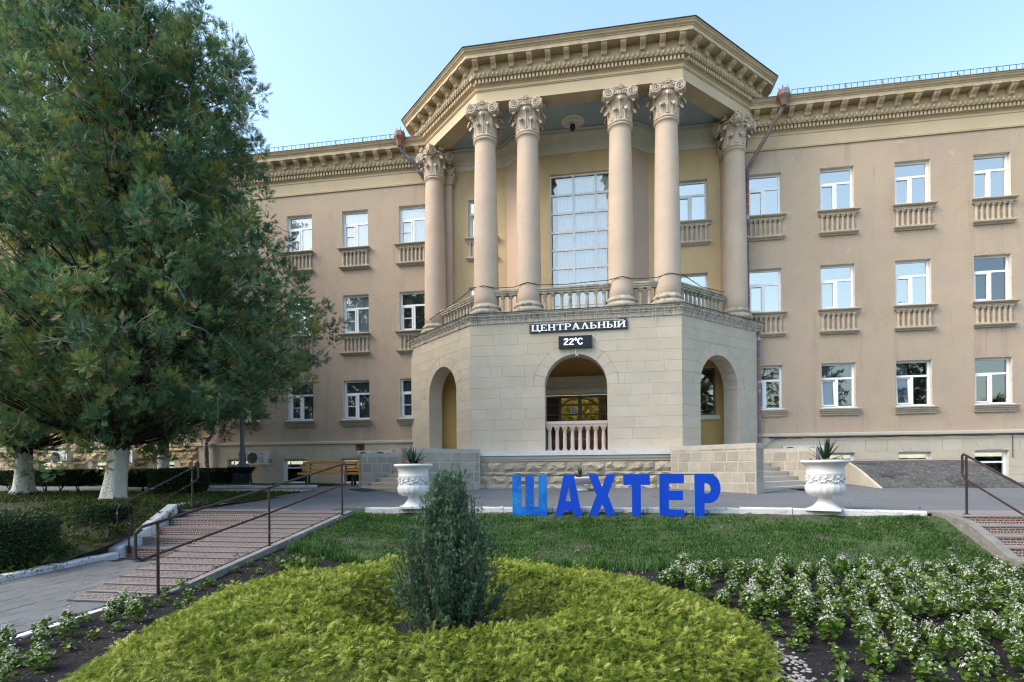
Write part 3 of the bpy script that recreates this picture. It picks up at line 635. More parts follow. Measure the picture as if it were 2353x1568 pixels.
# snow guard rails on the eaves
def guard(x0, x1):
    mb = MB(); y = FY - .62; z = 13.71
    n = int((x1 - x0) / .19)
    mb.tube([(x0, y, z + .24), (x1, y, z + .24)], .010, 4)
    for k in range(n + 1):
        x = x0 + (x1 - x0) * k / n; mb.box(x - .006, y - .006, z, x + .006, y + .006, z + .235)
        if k % 6 == 3: mb.tube([(x, y + .05, z), (x + .05, y - .02, z + .10), (x - .03, y, z + .17), (x + .04, y, z + .21)], .012, 4)
    bpart(mb, 'snow_guard', METALDK)
guard(6.6, 15); guard(-15.5, -7.9)

# ---------------------------------------------------------------- columns
def capital_mesh():
    """composite capital, base z=0, height 1.07, shaft radius .35"""
    mb = MB(); mb.lathe([(.36, 0), (.40, .02), (.41, .05), (.40, .08), (.355, .10), (.34, .14), (.35, .40), (.39, .62), (.45, .74), (.45, .80)], 20, cap=False)
    def leaf(a, z0, hh, wd, out):
        V = []; n = 7
        for i in range(n):
            t = i / (n - 1); z = z0 + hh * (math.sin(t * 1.9) / math.sin(1.9) if t < .82 else (1.02 - (t - .82) * .9)); rr = .355 + .045 * (z - .1) + out * (t ** 3) + (.03 if t > .8 else 0)
            ww = wd * (.85 + .25 * math.sin(t * 9)) * (1 - .45 * t ** 3)
            if t > .99: z -= .055; ww *= .6
            for j, e in enumerate((-1, -.5, 0, .5, 1)):
                an = a + e * ww / rr; dr = .03 * (1 - abs(e)) - .012 * abs(e)
                V.append(((rr + dr) * math.cos(an), (rr + dr) * math.sin(an), z - .02 * abs(e)))
        F = [(i * 5 + j, i * 5 + j + 1, (i + 1) * 5 + j + 1, (i + 1) * 5 + j) for i in range(n - 1) for j in range(4)]
        mb.add(V, F)
        for jj in (-.5, 0, .5):
            mb.tube([V[i * 5 + 2 + int(jj * 2)] for i in range(n)], [.016, .016, .014, .012, .014, .018, .012], 4)
    for k in range(8): leaf(k * PI / 4 + PI / 8, .08, .34, .115, .13)
    for k in range(8): leaf(k * PI / 4, .12, .60, .12, .20)
    # abacus with hollow sides
    pl = []
    for k in range(4):
        a0 = PI / 4 + k * PI / 2; a1 = a0 + PI / 2; p0 = (.66 * math.cos(a0), .66 * math.sin(a0)); p1 = (.66 * math.cos(a1), .66 * math.sin(a1))
        for i in range(7):
            f = i / 7; x = p0[0] + (p1[0] - p0[0]) * f; y = p0[1] + (p1[1] - p0[1]) * f; rr = math.hypot(x, y); cut = .07 * math.sin(PI * f); pl.append((x * (1 - cut / rr), y * (1 - cut / rr)))
    mb.prism(pl, lambda a, b, z: (a, b, z), .97, 1.03); mb.prism([(a * 1.04, b * 1.04) for a, b in pl], lambda a, b, z: (a, b, z), 1.03, 1.07)
    mb.lathe([(.42, .78), (.46, .80), (.46, .86), (.42, .88), (.42, .97)], 20, cap=False)
    for k in range(4):
        a = k * PI / 2; ca, sa = math.cos(a), math.sin(a)
        def T(x, y, z): return (x * ca - y * sa, x * sa + y * ca, z)   # face towards +x
        for s in (-1, 1):   # two volutes on each face
            cx = s * .36; cz = .84; pts = []
            for i in range(26):
                t = i / 25; ang = PI / 2 - s * (-1) * 0 + (-s) * t * 4.6 * PI; rr = .155 * (1 - t) + .012; pts.append(T(.52 + .02 * t, cx + rr * math.cos(ang), cz + rr * math.sin(ang)))
            mb.tube(pts, [.030 - .014 * i / 25 for i in range(26)], 5)
            pd = [T(.50, cx + .17 * math.cos(q * PI / 8), cz + .17 * math.sin(q * PI / 8)) for q in range(16)]; mb.add(pd, [tuple(range(16))])
            pd2 = [T(.36, cx + .17 * math.cos(q * PI / 8), cz + .17 * math.sin(q * PI / 8)) for q in range(16)]; mb.add(pd + pd2, [(q, (q + 1) % 16, 16 + (q + 1) % 16, 16 + q) for q in range(16)])
        for q in range(-2, 3): mb.lathe([(.004, -.05), (.032, -.03), (.036, 0), (.03, .03), (.004, .05)], 7, T(.475, q * .075, .855), cap=False)
        for q in range(7):   # flower at the middle of the abacus
            an = q * 2 * PI / 6; mb.lathe([(.003, -.04), (.045, -.02), (.05, .01), (.003, .045)], 6, T(.56, .07 * math.cos(an) * (q > 0), 1.0 + .06 * math.sin(an) * (q > 0)), cap=False)
    return mb.mesh('capital', CAPITAL)
def shaft_mesh():
    mb = MB(); p = [(.425, 0)]
    for i in range(1, 11): t = i / 10; p.append((.425 - .072 * t ** 1.8, 5.68 * t))
    p += [(.353, 5.80), (.37, 5.81), (.405, 5.84), (.405, 5.87), (.37, 5.90), (.36, 5.91)]
    mb.lathe(p, 32); return mb.mesh('column', COLUMN, True)
mb = MB(); mb.lathe([(.55, -.02), (.575, .03), (.58, .08), (.56, .13), (.50, .15), (.475, .17), (.475, .20), (.50, .22), (.515, .25), (.50, .285), (.455, .30), (.455, .33), (.43, .345), (.425, .38)], 28); CBASE = mb.mesh('column_base', WEATHER, True)
CAPM = capital_mesh(); SHAFT = shaft_mesh()
for (x, y) in ((-3.86, 18.86), (-2.40, 18.86), (.66, 18.86), (2.13, 18.86), (-6.31, 21.02), (4.68, 21.02)):
    cz = obj('column', SHAFT, BLD, Matrix.Translation((x, y, 6.10)), BI)
    rot = 0 if y < 20 else (PI / 4 if x > 0 else -PI / 4)
    obj('column_base', CBASE, cz, Matrix.Translation((0, 0, -.08)))
    obj('capital', CAPM, cz, Matrix.Translation((0, 0, 5.90)) @ Matrix.Rotation(rot, 4, 'Z'))
# pilasters behind the end columns, with leafy heads
for (x0, x1) in ((-6.45, -5.72), (4.32, 5.05)):
    mb = MB(); mb.box(x0, FY - .30, 5.95, x1, FY - .002, 12.0); mb.box(x0 - .04, FY - .34, 11.93, x1 + .04, FY - .004, 12.0)
    pl = bpart(mb, 'pilaster', COLUMN); mb = MB(); mb.box(x0, FY - .30, 12.0, x1, FY - .006, 13.06)
    for k in range(5):
        for zz_ in (12.05, 12.32):
            for sx in (x0 - .01, x1 + .01):
                y = FY - .28 + .06 * k; mb.tube([(sx, y, zz_), (sx + (.03 if sx > x0 + .1 else -.03), y, zz_ + .18), (sx + (.12 if sx > x0 + .1 else -.12), y, zz_ + .30), (sx + (.14 if sx > x0 + .1 else -.14), y, zz_ + .24)], [.04, .05, .045, .02], 5)
    mb.build('capital', CAPITAL, pl)

# ---------------------------------------------------------------- stone arcade of the portico
def arch_h(u, uc, zs, R):
    dd = abs(u - uc); return zs + math.sqrt(max(0, R * R - dd * dd)) if dd < R else -99
def stone_piece(fr, poly, o0, o1, b=.007):
    """block with a chamfered front edge"""
    n = len(poly); cx = sum(p[0] for p in poly) / n; cz = sum(p[1] for p in poly) / n
    wx = max(p[0] for p in poly) - min(p[0] for p in poly); wz = max(p[1] for p in poly) - min(p[1] for p in poly)
    kx = 1 - 2 * b / max(wx, .05); kz = 1 - 2 * b / max(wz, .05)
    vs = [fr.P(u, o0, z) for u, z in poly] + [fr.P(u, o1 - b, z) for u, z in poly] + [fr.P(cx + (u - cx) * kx, o1, cz + (z - cz) * kz) for u, z in poly]
    fs = [tuple(range(2 * n, 3 * n))] + [(i, (i + 1) % n, n + (i + 1) % n, n + i) for i in range(n)] + [(n + i, n + (i + 1) % n, 2 * n + (i + 1) % n, 2 * n + i) for i in range(n)]
    return MB().add(vs, fs)
def arcade(fr, u0, u1, z0, z1, uc, r, zs, courses, thick, wmin, wmax, seed, ring=.36):
    rd = random.Random(seed); g = .0016
    # backing wall with the arch hole
    mb = MB(); rb = r + .03; us = [u0, uc - rb] + [uc - rb * math.cos(PI * k / 16) for k in range(1, 16)] + [uc + rb, u1]
    for a, b in zip(us[:-1], us[1:]):
        ha = max(z0, arch_h(a, uc, zs, rb)) if uc - rb < (a + b) / 2 < uc + rb else z0
        hb = max(z0, arch_h(b, uc, zs, rb)) if uc - rb < (a + b) / 2 < uc + rb else z0
        if uc - rb < (a + b) / 2 < uc + rb: ha = max(ha, zs); hb = max(hb, zs)
        for o in (-.012, -thick + .012): mb.add([fr.P(a, o, ha), fr.P(b, o, hb), fr.P(b, o, z1), fr.P(a, o, z1)], [(0, 1, 2, 3)])
        if uc - rb < (a + b) / 2 < uc + rb: mb.add([fr.P(a, -.012, ha), fr.P(b, -.012, hb), fr.P(b, -thick + .012, hb), fr.P(a, -thick + .012, ha)], [(0, 1, 2, 3)])
    for s in (-1, 1):
        u = uc + s * rb; mb.add([fr.P(u, -.012, z0), fr.P(u, -thick + .012, z0), fr.P(u, -thick + .012, zs), fr.P(u, -.012, zs)], [(0, 1, 2, 3)])
    wall = bpart(mb, 'arcade_wall', JOINT)
    R = r + ring; hc = (z1 - z0) / courses
    for k in range(courses):
        a, b = z0 + k * hc, z0 + (k + 1) * hc
        spans = [(u0, uc - r, 'R'), (uc + r, u1, 'L')] if b <= zs + .01 or a < zs - .05 else None
        cuts = []
        if b <= zs + .02:
            for (s0, s1, side) in ((u0, uc - r, 1), (uc + r, u1, -1)):
                n = max(1, round((s1 - s0) / rd.uniform(wmin, wmax))); ed = [s0] + sorted(s0 + (s1 - s0) * (q + rd.uniform(-.22, .22)) / n for q in range(1, n)) + [s1]
                for q in range(n):
                    e0, e1 = ed[q], ed[q + 1]; jamb = (side == 1 and q == n - 1) or (side == -1 and q == 0)
                    cuts.append(([(e0 + g, a + g), (e1 - g, a + g), (e1 - g, b - g), (e0 + g, b - g)], -thick if jamb else -.05))
        else:
            n = max(1, round((u1 - u0) / rd.uniform(wmin, wmax))); ed = [u0] + [u0 + (u1 - u0) * (q + rd.uniform(-.22, .22)) / n for q in range(1, n)] + [u1]
            for q in range(n):
                e0, e1 = ed[q] + g, ed[q + 1] - g; ns = 10; run = []; runs = []
                for i in range(ns + 1):
                    u = e0 + (e1 - e0) * i / ns; zb = max(a + g, arch_h(u, uc, zs, R) + g)
                    if abs(u - uc) < R and zb < zs: zb = zs
                    if zb < b - g - .012: run.append((u, zb))
                    else:
                        if len(run) > 1: runs.append(run)
                        run = []
                if len(run) > 1: runs.append(run)
                for run in runs:
                    if run[-1][0] - run[0][0] < .05: continue
                    cuts.append((run + [(run[-1][0], b - g), (run[0][0], b - g)], -.05))
        for poly, od in cuts:
            # drop runs of equal bottom heights to keep blocks light
            pl = [poly[0]] + [poly[i] for i in range(1, len(poly) - 1) if not (abs(poly[i][1] - poly[i - 1][1]) < 1e-5 and abs(poly[i][1] - poly[i + 1][1]) < 1e-5)] + [poly[-1]]
            stone_piece(fr, pl, od, rd.uniform(-.001, .002), .003).build('stone_block', STONE, wall)
    nv = 11
    for k in range(nv):   # voussoirs
        t0 = PI * k / nv + .004; t1 = PI * (k + 1) / nv - .004; poly = []
        for i in range(4): t = t0 + (t1 - t0) * i / 3; poly.append((uc - r * math.cos(t), zs + r * math.sin(t)))
        for i in range(4): t = t1 + (t0 - t1) * i / 3; poly.append((uc - (R - .004) * math.cos(t), zs + (R - .004) * math.sin(t)))
        stone_piece(fr, poly, -thick, rd.uniform(0, .003), .005).build('voussoir', STONE, wall)
    return wall
ZB0, ZB1 = 1.42, 5.66
arcade(FRO, XL, XR, ZB0, ZB1, -.835, 1.01, 3.54, 12, .55, .55, .95, 3)
arcade(DGR, .006, DLEN, ZB0, ZB1, 1.98, 1.05, 3.54, 12, .55, .6, 1.0, 5)
arcade(DGL, 0, DLEN - .006, ZB0, ZB1, DLEN - 1.98, 1.02, 3.54, 12, .55, .6, 1.0, 6)
def base_path(o):
    t = .4142 * o; B = (XL - t, YP - o); C = (XR + t, YP - o); k = FY + .0 - B[1]
    return [(B[0] - k, FY), B, C, (C[0] + k, FY)]
mb = MB(); mb.sweep([(.0, 5.655), (.03, 5.66), (.03, 5.70), (.015, 5.71), (.015, 5.80), (.04, 5.81), (.04, 5.84), (.07, 5.86), (.10, 5.90), (.11, 5.95), (.13, 5.955), (.13, 5.985), (-.25, 6.005)], base_path); bpart(mb, 'arcade_cornice', WEATHER)
mb = MB(); mb.sweep([(.13, 5.986), (.15, 5.988), (.15, 6.003), (-.2, 6.012)], base_path); bpart(mb, 'cornice_flashing', METALDK)
# porch inside: ceiling, floor, cream band, door
mb = MB(); mb.add([(XL, YP + .5, 5.2), (XR, YP + .5, 5.2), (XR + PD, FY, 5.2), (XL - PD, FY, 5.2)], [(0, 1, 2, 3)]); bpart(mb, 'porch_ceiling', OCHRE)
mb = MB(); mb.add([(XL, YP, 1.41), (XR, YP, 1.41), (XR + PD, FY, 1.41), (XL - PD, FY, 1.41)], [(0, 1, 2, 3)]); bpart(mb, 'porch_floor', SLABW)
mb = MB(); FAC.sw = None
for (z0, z1, o) in ((3.66, 3.80, .16), (3.80, 3.84, .20), (3.84, 4.10, .12), (4.10, 4.14, .18), (4.14, 4.30, .24)): FAC.box(mb, -3.6, 2.0, .005, o, z0, z1)
bpart(mb, 'door_lintel', CREAM)
DZ0, DZ1 = 1.42, 3.62
mb = MB()
for u in (-2.6, -1.62, -.90, -.83, -.13, .86): FAC.box(mb, u, u + (.09 if u not in (-.90, -.83) else .07), -.14, -.02, DZ0, DZ1)
FAC.box(mb, -2.6, .95, -.138, -.03, DZ1 - .09, DZ1); FAC.box(mb, -2.6, .95, -.137, -.05, DZ0, DZ0 + .5)
for z in (2.0, 2.42, 2.86, 3.24): FAC.box(mb, -2.55, .9, -.13, -.04, z, z + .055)
for s, uc in ((1, -.87), (-1, -.87)):   # curved braces at the top of both leaves
    mb.tube([FAC.P(uc - s * (.05 + .62 * t), -.075, 3.50 - .24 * t ** 2.2) for t in [i / 8 for i in range(9)]], .024, 5)
dr = bpart(mb, 'entrance_door', DOORWOOD)
for (u0, u1) in ((-2.51, -1.62), (-1.53, -.90), (-.76, -.13), (-.04, .86)):
    for (z0, z1) in ((1.92, 2.0), (2.055, 2.42), (2.475, 2.86), (2.915, 3.24), (3.295, 3.53)):
        obj('pane', npmesh('pane', [FAC.P(u0, -.10, z0), FAC.P(u1, -.10, z0), FAC.P(u1, -.10, z1), FAC.P(u0, -.10, z1)], [(0, 1, 2, 3)], GLASSDOOR if -1.6 < u0 < -.5 else GLASSDK), dr)
mb = MB(); FAC.box(mb, -2.6, .95, -.60, -.20, DZ0, DZ1); mb.build('dark_lobby', DARKROOM, dr)
mb = MB(); FAC.box(mb, -1.20, -.97, -.095, -.085, 2.93, 3.16); st = mb.build('no_smoking_sticker', SIGNWHITE, dr)
mb = MB(); c0 = (-1.085, 3.045); mb.tube([FAC.P(c0[0] + .085 * math.cos(t), -.083, c0[1] + .085 * math.sin(t)) for t in [i * PI / 10 for i in range(21)]], .010, 4); mb.tube([FAC.P(c0[0] - .06, -.083, c0[1] + .06), FAC.P(c0[0] + .06, -.083, c0[1] - .06)], .009, 4); mb.build('prohibition_ring', GUTTER, st)
mb = MB(); FAC.box(mb, c0[0] - .06, c0[0] + .04, -.084, -.082, c0[1] - .012, c0[1] + .010); mb.build('cigarette_symbol', SIGNBACK, st)
# balustrade in the central arch
mb = MB(); FRO.box(mb, -1.83, .16, -.36, -.16, 2.22, 2.29); FRO.box(mb, -1.84, .17, -.385, -.135, 2.29, 2.39); cb = bpart(mb, 'arch_balustrade', PINKSTONE)
ABAL = baluster_mesh(.81, .066, 'baluster', PINKSTONE, 12)
for k in range(8): obj('baluster', ABAL, cb, Matrix.Translation(FRO.P(-1.72 + k * .252, -.26, 1.415)))
# balustrades between the columns
MBAL = baluster_mesh(.66, .058, 'baluster', WEATHER, 10)
def balustrade(p0, p1, n, z=6.02, inset=.5):
    a = Vector((p0[0], p0[1], 0)); b = Vector((p1[0], p1[1], 0)); t = (b - a).normalized(); q = Vector((t.y, -t.x, 0)); fr = Frame(a.x, a.y, t.x, t.y, q.x, q.y); Ln = (b - a).length
    mb = MB(); fr.box(mb, inset * .72, Ln - inset * .72, -.09, .09, z + .64, z + .70); fr.box(mb, inset * .70, Ln - inset * .70, -.12, .12, z + .70, z + .76); fr.box(mb, inset * .69, Ln - inset * .69, -.145, .145, z + .76, z + .82)
    r = bpart(mb, 'balustrade', WEATHER)
    for k in range(n): obj('baluster', MBAL, r, Matrix.Translation(fr.P(inset + (Ln - 2 * inset) * (k + .5) / n, 0, z - .01)))
balustrade((-3.86, 18.72), (-2.40, 18.72), 2, inset=.46); balustrade((-2.40, 18.72), (.66, 18.72), 8, inset=.42); balustrade((.66, 18.72), (2.13, 18.72), 2, inset=.46)
balustrade((2.25, 18.78), (4.42, 20.95), 10, inset=.42); balustrade((-6.15, 20.95), (-3.98, 18.78), 10, inset=.42)
# ---------------------------------------------------------------- plinth in front of the porch
mb = MB(); mb.box(-4.62, 17.97, 1.26, 2.50, 18.6, 1.412); bpart(mb, 'porch_slab', SLABW)
mb = MB(); mb.box(-4.44, 18.10, .10, 2.36, 18.6, 1.255); pw = bpart(mb, 'porch_plinth', JOINT)
def rock_mesh(name, mat, seed, nx=6, nz=4):
    rd = np.random.default_rng(seed); V = []
    X = np.linspace(-.5, .5, nx); Z = np.linspace(-.5, .5, nz)
    for z in Z:
        for x in X:
            e = min(.5 - abs(x), .5 - abs(z)); dd = 0 if e < .01 else .55 + rd.normal(0, .28)
            V.append((x + (0 if e < .01 else rd.normal(0, .02)), -.15 - max(.1, dd) if e > .01 else -.12, z + (0 if e < .01 else rd.normal(0, .03))))
    F = [(j * nx + i, j * nx + i + 1, (j + 1) * nx + i + 1, (j + 1) * nx + i) for j in range(nz - 1) for i in range(nx - 1)]
    n = len(V); per = [i for i in range(nx)] + [j * nx + nx - 1 for j in range(1, nz)] + [(nz - 1) * nx + i for i in range(nx - 2, -1, -1)] + [j * nx for j in range(nz - 2, 0, -1)]
    V += [(V[i][0], .3, V[i][2]) for i in per]; m = len(per); F2 = [(per[k], n + k, n + (k + 1) % m, per[(k + 1) % m]) for k in range(m)]
    return MB().add(V, F + F2).mesh(name, mat)
RK = [rock_mesh('rough_stone', ROUGHSTONE, 20 + k) for k in range(5)]; RKY = [rock_mesh('rough_stone', YELSTONE, 40 + k) for k in range(5)]
def rough_courses(parent, fr, u0, u1, courses, meshes, seed, ops=(), proud=.09, wr=(.45, .85)):
    rd = random.Random(seed)
    for (z0, z1) in courses:
        u = u0
        while u < u1 - .05:
            e = min(u1, u + rd.uniform(*wr) * (1 if z1 - z0 > .2 else 1.3))
            if u1 - e < .22: e = u1
            if not any(q[0] < (u + e) / 2 < q[1] and q[2] < (z0 + z1) / 2 < q[3] for q in ops):
                w_, h_ = e - u - .012, z1 - z0 - .012
                obj('rough_stone', rd.choice(meshes), parent, fr.mtx((u + e) / 2, 0, (z0 + z1) / 2) @ Matrix.Rotation(rd.choice((0, PI)), 4, 'Y') @ Matrix.Diagonal((w_, proud * rd.uniform(.8, 1.25), h_, 1)))
            u = e
PF = Frame(0, 18.10, 1, 0, 0, -1)
rough_courses(pw, PF, -4.44, 2.36, [(.13, .35), (.35, .62), (.62, .75), (.75, 1.06)], RK, 11, proud=.10)
mb = MB(); PF.box(mb, -4.46, 2.38, 0, .045, 1.08, 1.16); PF.box(mb, -4.48, 2.40, 0, .08, 1.16, 1.252); bpart(mb, 'plinth_moulding', STONE)
# ---------------------------------------------------------------- side stairs between cheek walls
def cheek(fr, u0, u1, o0, o1, ztop, seed, sgn, lowz=.0, blocks=True):
    mb = MB(); fr.box(mb, u0, u1, o0, o1, lowz, ztop); wl = bpart(mb, 'stair_wall', MORTLIGHT)
    rd = random.Random(seed); fl = []
    a = math.atan2(fr.u[1], fr.u[0])
    side = Frame(*fr.P(u0 if sgn < 0 else u1, o0, 0)[:2], fr.n[0], fr.n[1], fr.u[0] * sgn, fr.u[1] * sgn)   # long face; u runs outwards
    end = Frame(*fr.P(u0, o1, 0)[:2], fr.u[0], fr.u[1], fr.n[0], fr.n[1])
    inn = Frame(*fr.P(u1 if sgn < 0 else u0, o0, 0)[:2], fr.n[0], fr.n[1], -fr.u[0] * sgn, -fr.u[1] * sgn)
    for F_, Ln, pr in ((side, o1 - o0, .006), (end, u1 - u0, .006), (inn, o1 - o0, .006)):
        z = lowz + .02; k = 0
        while z < ztop - .12:
            zt = min(ztop - .10, z + .31 + rd.uniform(-.02, .02)); u = .02 - (rd.uniform(.1, .3) if Ln > 1 else 0)
            while u < Ln - .05:
                e = min(Ln - .015, u + rd.uniform(.34, .48)); s0 = max(u, .015)
                if Ln - e < .12: e = Ln - .015
                if e - s0 > .08:
                    b = rd.uniform(.02, .035)
                    stone_piece(F_, [(s0 + b, z + b * .7), (e - b * .6, z + b * .5), (e - b * .7, zt - b * .6), (s0 + b * .6, zt - b * .7)], -.02, pr + rd.uniform(-.003, .003), .006).build('wall_block', BLOCK, wl)
                u = e
            z = zt
    return wl
for fr, mir in ((DGR, 1), (DGL, -1)):
    def U(u): return u if mir == 1 else DLEN - u
    def UB(a, b): return (a, b) if mir == 1 else (DLEN - b, DLEN - a)
    a, b = UB(-.78, -.42); cheek(fr, a, b, .15, 2.92 if mir == 1 else 2.72, 1.48, 31 + mir, -1 if mir == 1 else 1, .1)
    a, b = UB(2.75, 3.05); cheek(fr, a, b, .02, 2.75, 1.42, 41 + mir, 1 if mir == 1 else -1, .1)
    a, b = UB(-.415, 2.745)
    mb = MB(); fr.box(mb, a, b, .0, .46, .1, 1.405); bpart(mb, 'landing', CEMENT)
    for k in range(8):
        mb = MB(); o1 = 2.78 - k * .29; z1 = .13 + (k + 1) * .142
        fr.box(mb, a, b, o1 - .30, o1 - .02, z1 - .142, z1 - .05); fr.box(mb, a, b, o1 - .30, o1, z1 - .05, z1); bpart(mb, 'stair_step', LIGHTBAL)
# doormats lie at the stair feet
for fr, u, nm in ((DGR, 1.6, 'black rubber doormat on the asphalt at the right porch stairs'), (DGL, DLEN - 1.6, 'black rubber doormat on the asphalt at the left porch stairs')):
    p = fr.P(u, 3.15, 0); mb = MB(); mb.box(-.6, -.28, .004, .6, .28, .018)
    for k in range(9): mb.box(-.58 + k * .13, -.27, .018, -.50 + k * .13, .27, .022)
    m_ = mb.build('doormat', METALDK); m_.location = (p[0], p[1], gz(p[1])); m_.rotation_euler = (0, math.atan(.035), math.atan2(fr.u[1], fr.u[0])); tag(m_, nm, 'doormat')

# ---------------------------------------------------------------- wing plinths
mb = MB(); bops = [(x, x + w_, a, b) for x, a, b, w_ in basement]
wall_grid(mb, FAC, -17.0, XL - PD + .3, .0, 1.9, [q for q in bops if -17 < q[0] < -8], .2, .05); plw2 = bpart(mb, 'wing_plinth', JOINT)
mb = MB(); wall_grid(mb, FAC, XR + PD - .3, 30, .0, 1.9, [q for q in bops if q[0] > 5], .2, .05)
plw = bpart(mb, 'wing_plinth', JOINT)
mb = MB(); wall_grid(mb, FAC, -40, -17.0, .0, 1.9, [q for q in bops if q[0] < -17], .2, .05); plr = bpart(mb, 'rough_plinth', JOINT)
for q in bops:
    mb = MB(); reveals(mb, FAC, q, .25, .05); bpart(mb, 'basement_reveal', REVEAL)
mb = MB(); mb.sweep([(.0, 2.03), (.10, 2.02), (.115, 2.0), (.115, 1.92), (.10, 1.90), (.06, 1.895)], lambda o: [(-40, FY - o), (XL - PD + .3, FY - o)]); mb.sweep([(.0, 2.03), (.10, 2.02), (.115, 2.0), (.115, 1.92), (.10, 1.90), (.06, 1.895)], lambda o: [(XR + PD - .3, FY - o), (30, FY - o)]); bpart(mb, 'plinth_ledge', STONE)
def ashlar(u0, u1, rows, seed, ops):
    rd = random.Random(seed)
    for (z0, z1) in rows:
        cuts = [u0, u1] + [x for q in ops if q[2] < (z0 + z1) / 2 < q[3] + .03 for x in (q[0], q[1])]
        cuts = sorted(x for x in cuts if u0 <= x <= u1)
        for a, b in zip(cuts[:-1], cuts[1:]):
            if any(q[0] <= a + .01 and b <= q[1] + .01 and q[2] < (z0 + z1) / 2 < q[3] + .03 for q in ops): continue
            n = max(1, round((b - a) / rd.uniform(.7, 1.05)))
            for k in range(n): stone_piece(FAC, [(a + (b - a) * k / n + .003, z0 + .003), (a + (b - a) * (k + 1) / n - .003, z0 + .003), (a + (b - a) * (k + 1) / n - .003, z1 - .003), (a + (b - a) * k / n + .003, z1 - .003)], .03, .055 + rd.uniform(0, .003), .004).build('ashlar_block', STONE, plw)
    for q in ops:    # wedge-shaped lintel stones over the openings
        if not (u0 < q[0] < u1): continue
        m_, z = (q[0] + q[1]) / 2, q[3] + .02; h_ = (q[1] - q[0]) / 2 + .08
        for k in range(5):
            f0, f1 = -1 + .4 * k, -.6 + .4 * k; zt = 1.74
            stone_piece(FAC, [(m_ + f0 * (h_ if k else h_ + .25) + .003, z + .07 * (1 - f0 * f0) - .05), (m_ + f1 * (h_ if k < 4 else h_ + .25) - .003, z + .07 * (1 - f1 * f1) - .05), (m_ + f1 * (h_ + .25) - .003, zt), (m_ + f0 * (h_ + .25) + .003, zt)], .03, .06, .004).build('lintel_stone', STONE, plw)
rowsA = [(.2, .50), (.50, .78), (.78, 1.06), (1.06, 1.34), (1.745, 1.89)]
ashlar(XR + PD - .2, 14.6, rowsA, 5, [q for q in bops if q[0] > 5]); ashlar(-17.0, XL - PD + .2, rowsA, 6, [q for q in bops if -17 < q[0] < -8])
def fillrow(u0, u1, ops):
    cuts = sorted([u0, u1] + [x for q in ops for x in (q[0] - .36, q[1] + .36)])
    for a, b in zip(cuts[:-1], cuts[1:]):
        if any(q[0] - .37 < (a + b) / 2 < q[1] + .37 for q in ops) or b - a < .1: continue
        n = max(1, round((b - a) / .8))
        for k in range(n): stone_piece(FAC, [(a + (b - a) * k / n + .003, 1.343), (a + (b - a) * (k + 1) / n - .003, 1.343), (a + (b - a) * (k + 1) / n - .003, 1.74), (a + (b - a) * k / n + .003, 1.74)], .03, .056, .004).build('ashlar_block', STONE, plw)
fillrow(XR + PD - .2, 14.6, [q for q in bops if q[0] > 5]); fillrow(-17.0, XL - PD + .2, [q for q in bops if -17 < q[0] < -8])
PLF = Frame(0, FY - .05, 1, 0, 0, -1)
rough_courses(plr, PLF, -27.5, -17.05, [(.28, .60), (.60, .95), (.95, 1.32), (1.32, 1.68), (1.68, 1.88)], RKY, 12, [q for q in bops if q[0] < -17], proud=.11, wr=(.5, 1.0))
for (x, z0, z1, w_) in basement:
    h_ = z1 - z0; bars = [(-w_ / 2 + .06, w_ / 2 - .06, h_ * .62, h_ * .62 + .06)] if h_ > .6 else []
    b_ = obj('basement_window', frame_mesh(w_, h_, bars, PVC, .075), BLD, FAC.mtx(x + w_ / 2, -.10, z0), BI)
    if bars: obj('pane', pane_mesh(-w_ / 2 + .075, w_ / 2 - .075, .075, h_ * .62, mat=GLASSDK), b_); obj('pane', pane_mesh(-w_ / 2 + .075, w_ / 2 - .075, h_ * .62 + .06, h_ - .075, mat=GLASSDK), b_)
    else: obj('pane', pane_mesh(-w_ / 2 + .075, w_ / 2 - .075, .075, h_ - .075, mat=GLASSDK), b_)
    obj('interior', room_mesh(w_ - .5, h_ - .4, .9), b_)
    if x in (-13.08, -15.68, -10.55):
        mb = MB(); mb.hexa([(-.42, -.16, h_ - .33), (.42, -.16, h_ - .33), (.42, -.13, h_ - .33), (-.42, -.13, h_ - .33), (-.42, -.02, h_ - .09), (.42, -.02, h_ - .09), (.42, 0, h_ - .09), (-.42, 0, h_ - .09)])
        mb.v = []; mb.f = []
        for s in (-.42, .38): mb.hexa([(s, .10, h_ - .36), (s + .04, .10, h_ - .36), (s + .04, .13, h_ - .36), (s, .13, h_ - .36), (s + .12 * (s < 0), .0, h_ - .09), (s + .04 + .12 * (s < 0), .0, h_ - .09), (s + .04 + .12 * (s < 0), .03, h_ - .09), (s + .12 * (s < 0), .03, h_ - .09)])
        mb.build('tilted_sash', PVC, b_)
# ---------------------------------------------------------------- pipes, cables, bulkhead (fixed to the building)
def hopper(x, y, z, mat):
    mb = MB(); mb.lathe([(.09, -.30), (.15, -.12), (.24, .02), (.20, .22), (.10, .26)], 7, (x, y, z))
    for k in range(6): a = k * PI / 3; mb.tube([(x + .12 * math.cos(a), y + .12 * math.sin(a), z + .25), (x + .2 * math.cos(a), y + .2 * math.sin(a), z + .34)], [.02, .004], 4)
    return mb
mb = hopper(6.28, 20.78, 13.60, GUTTER); hp = bpart(mb, 'rain_hopper', GUTTER)
mb = MB(); mb.tube([(6.28, 20.8, 13.42), (6.22, 20.9, 13.2), (5.95, 21.0, 12.75), (5.35, 21.38, 11.75)], .072, 8); mb.build('upper_pipe', GUTTER, hp)
mb = MB(); mb.tube([(5.35, 21.38, 11.75), (5.24, 21.46, 11.55), (5.21, 21.46, 8), (5.23, 21.46, 6.3)], .062, 8); mb.tube([(5.56, 21.40, 5.7), (5.57, 21.40, 1.0)], .055, 8)
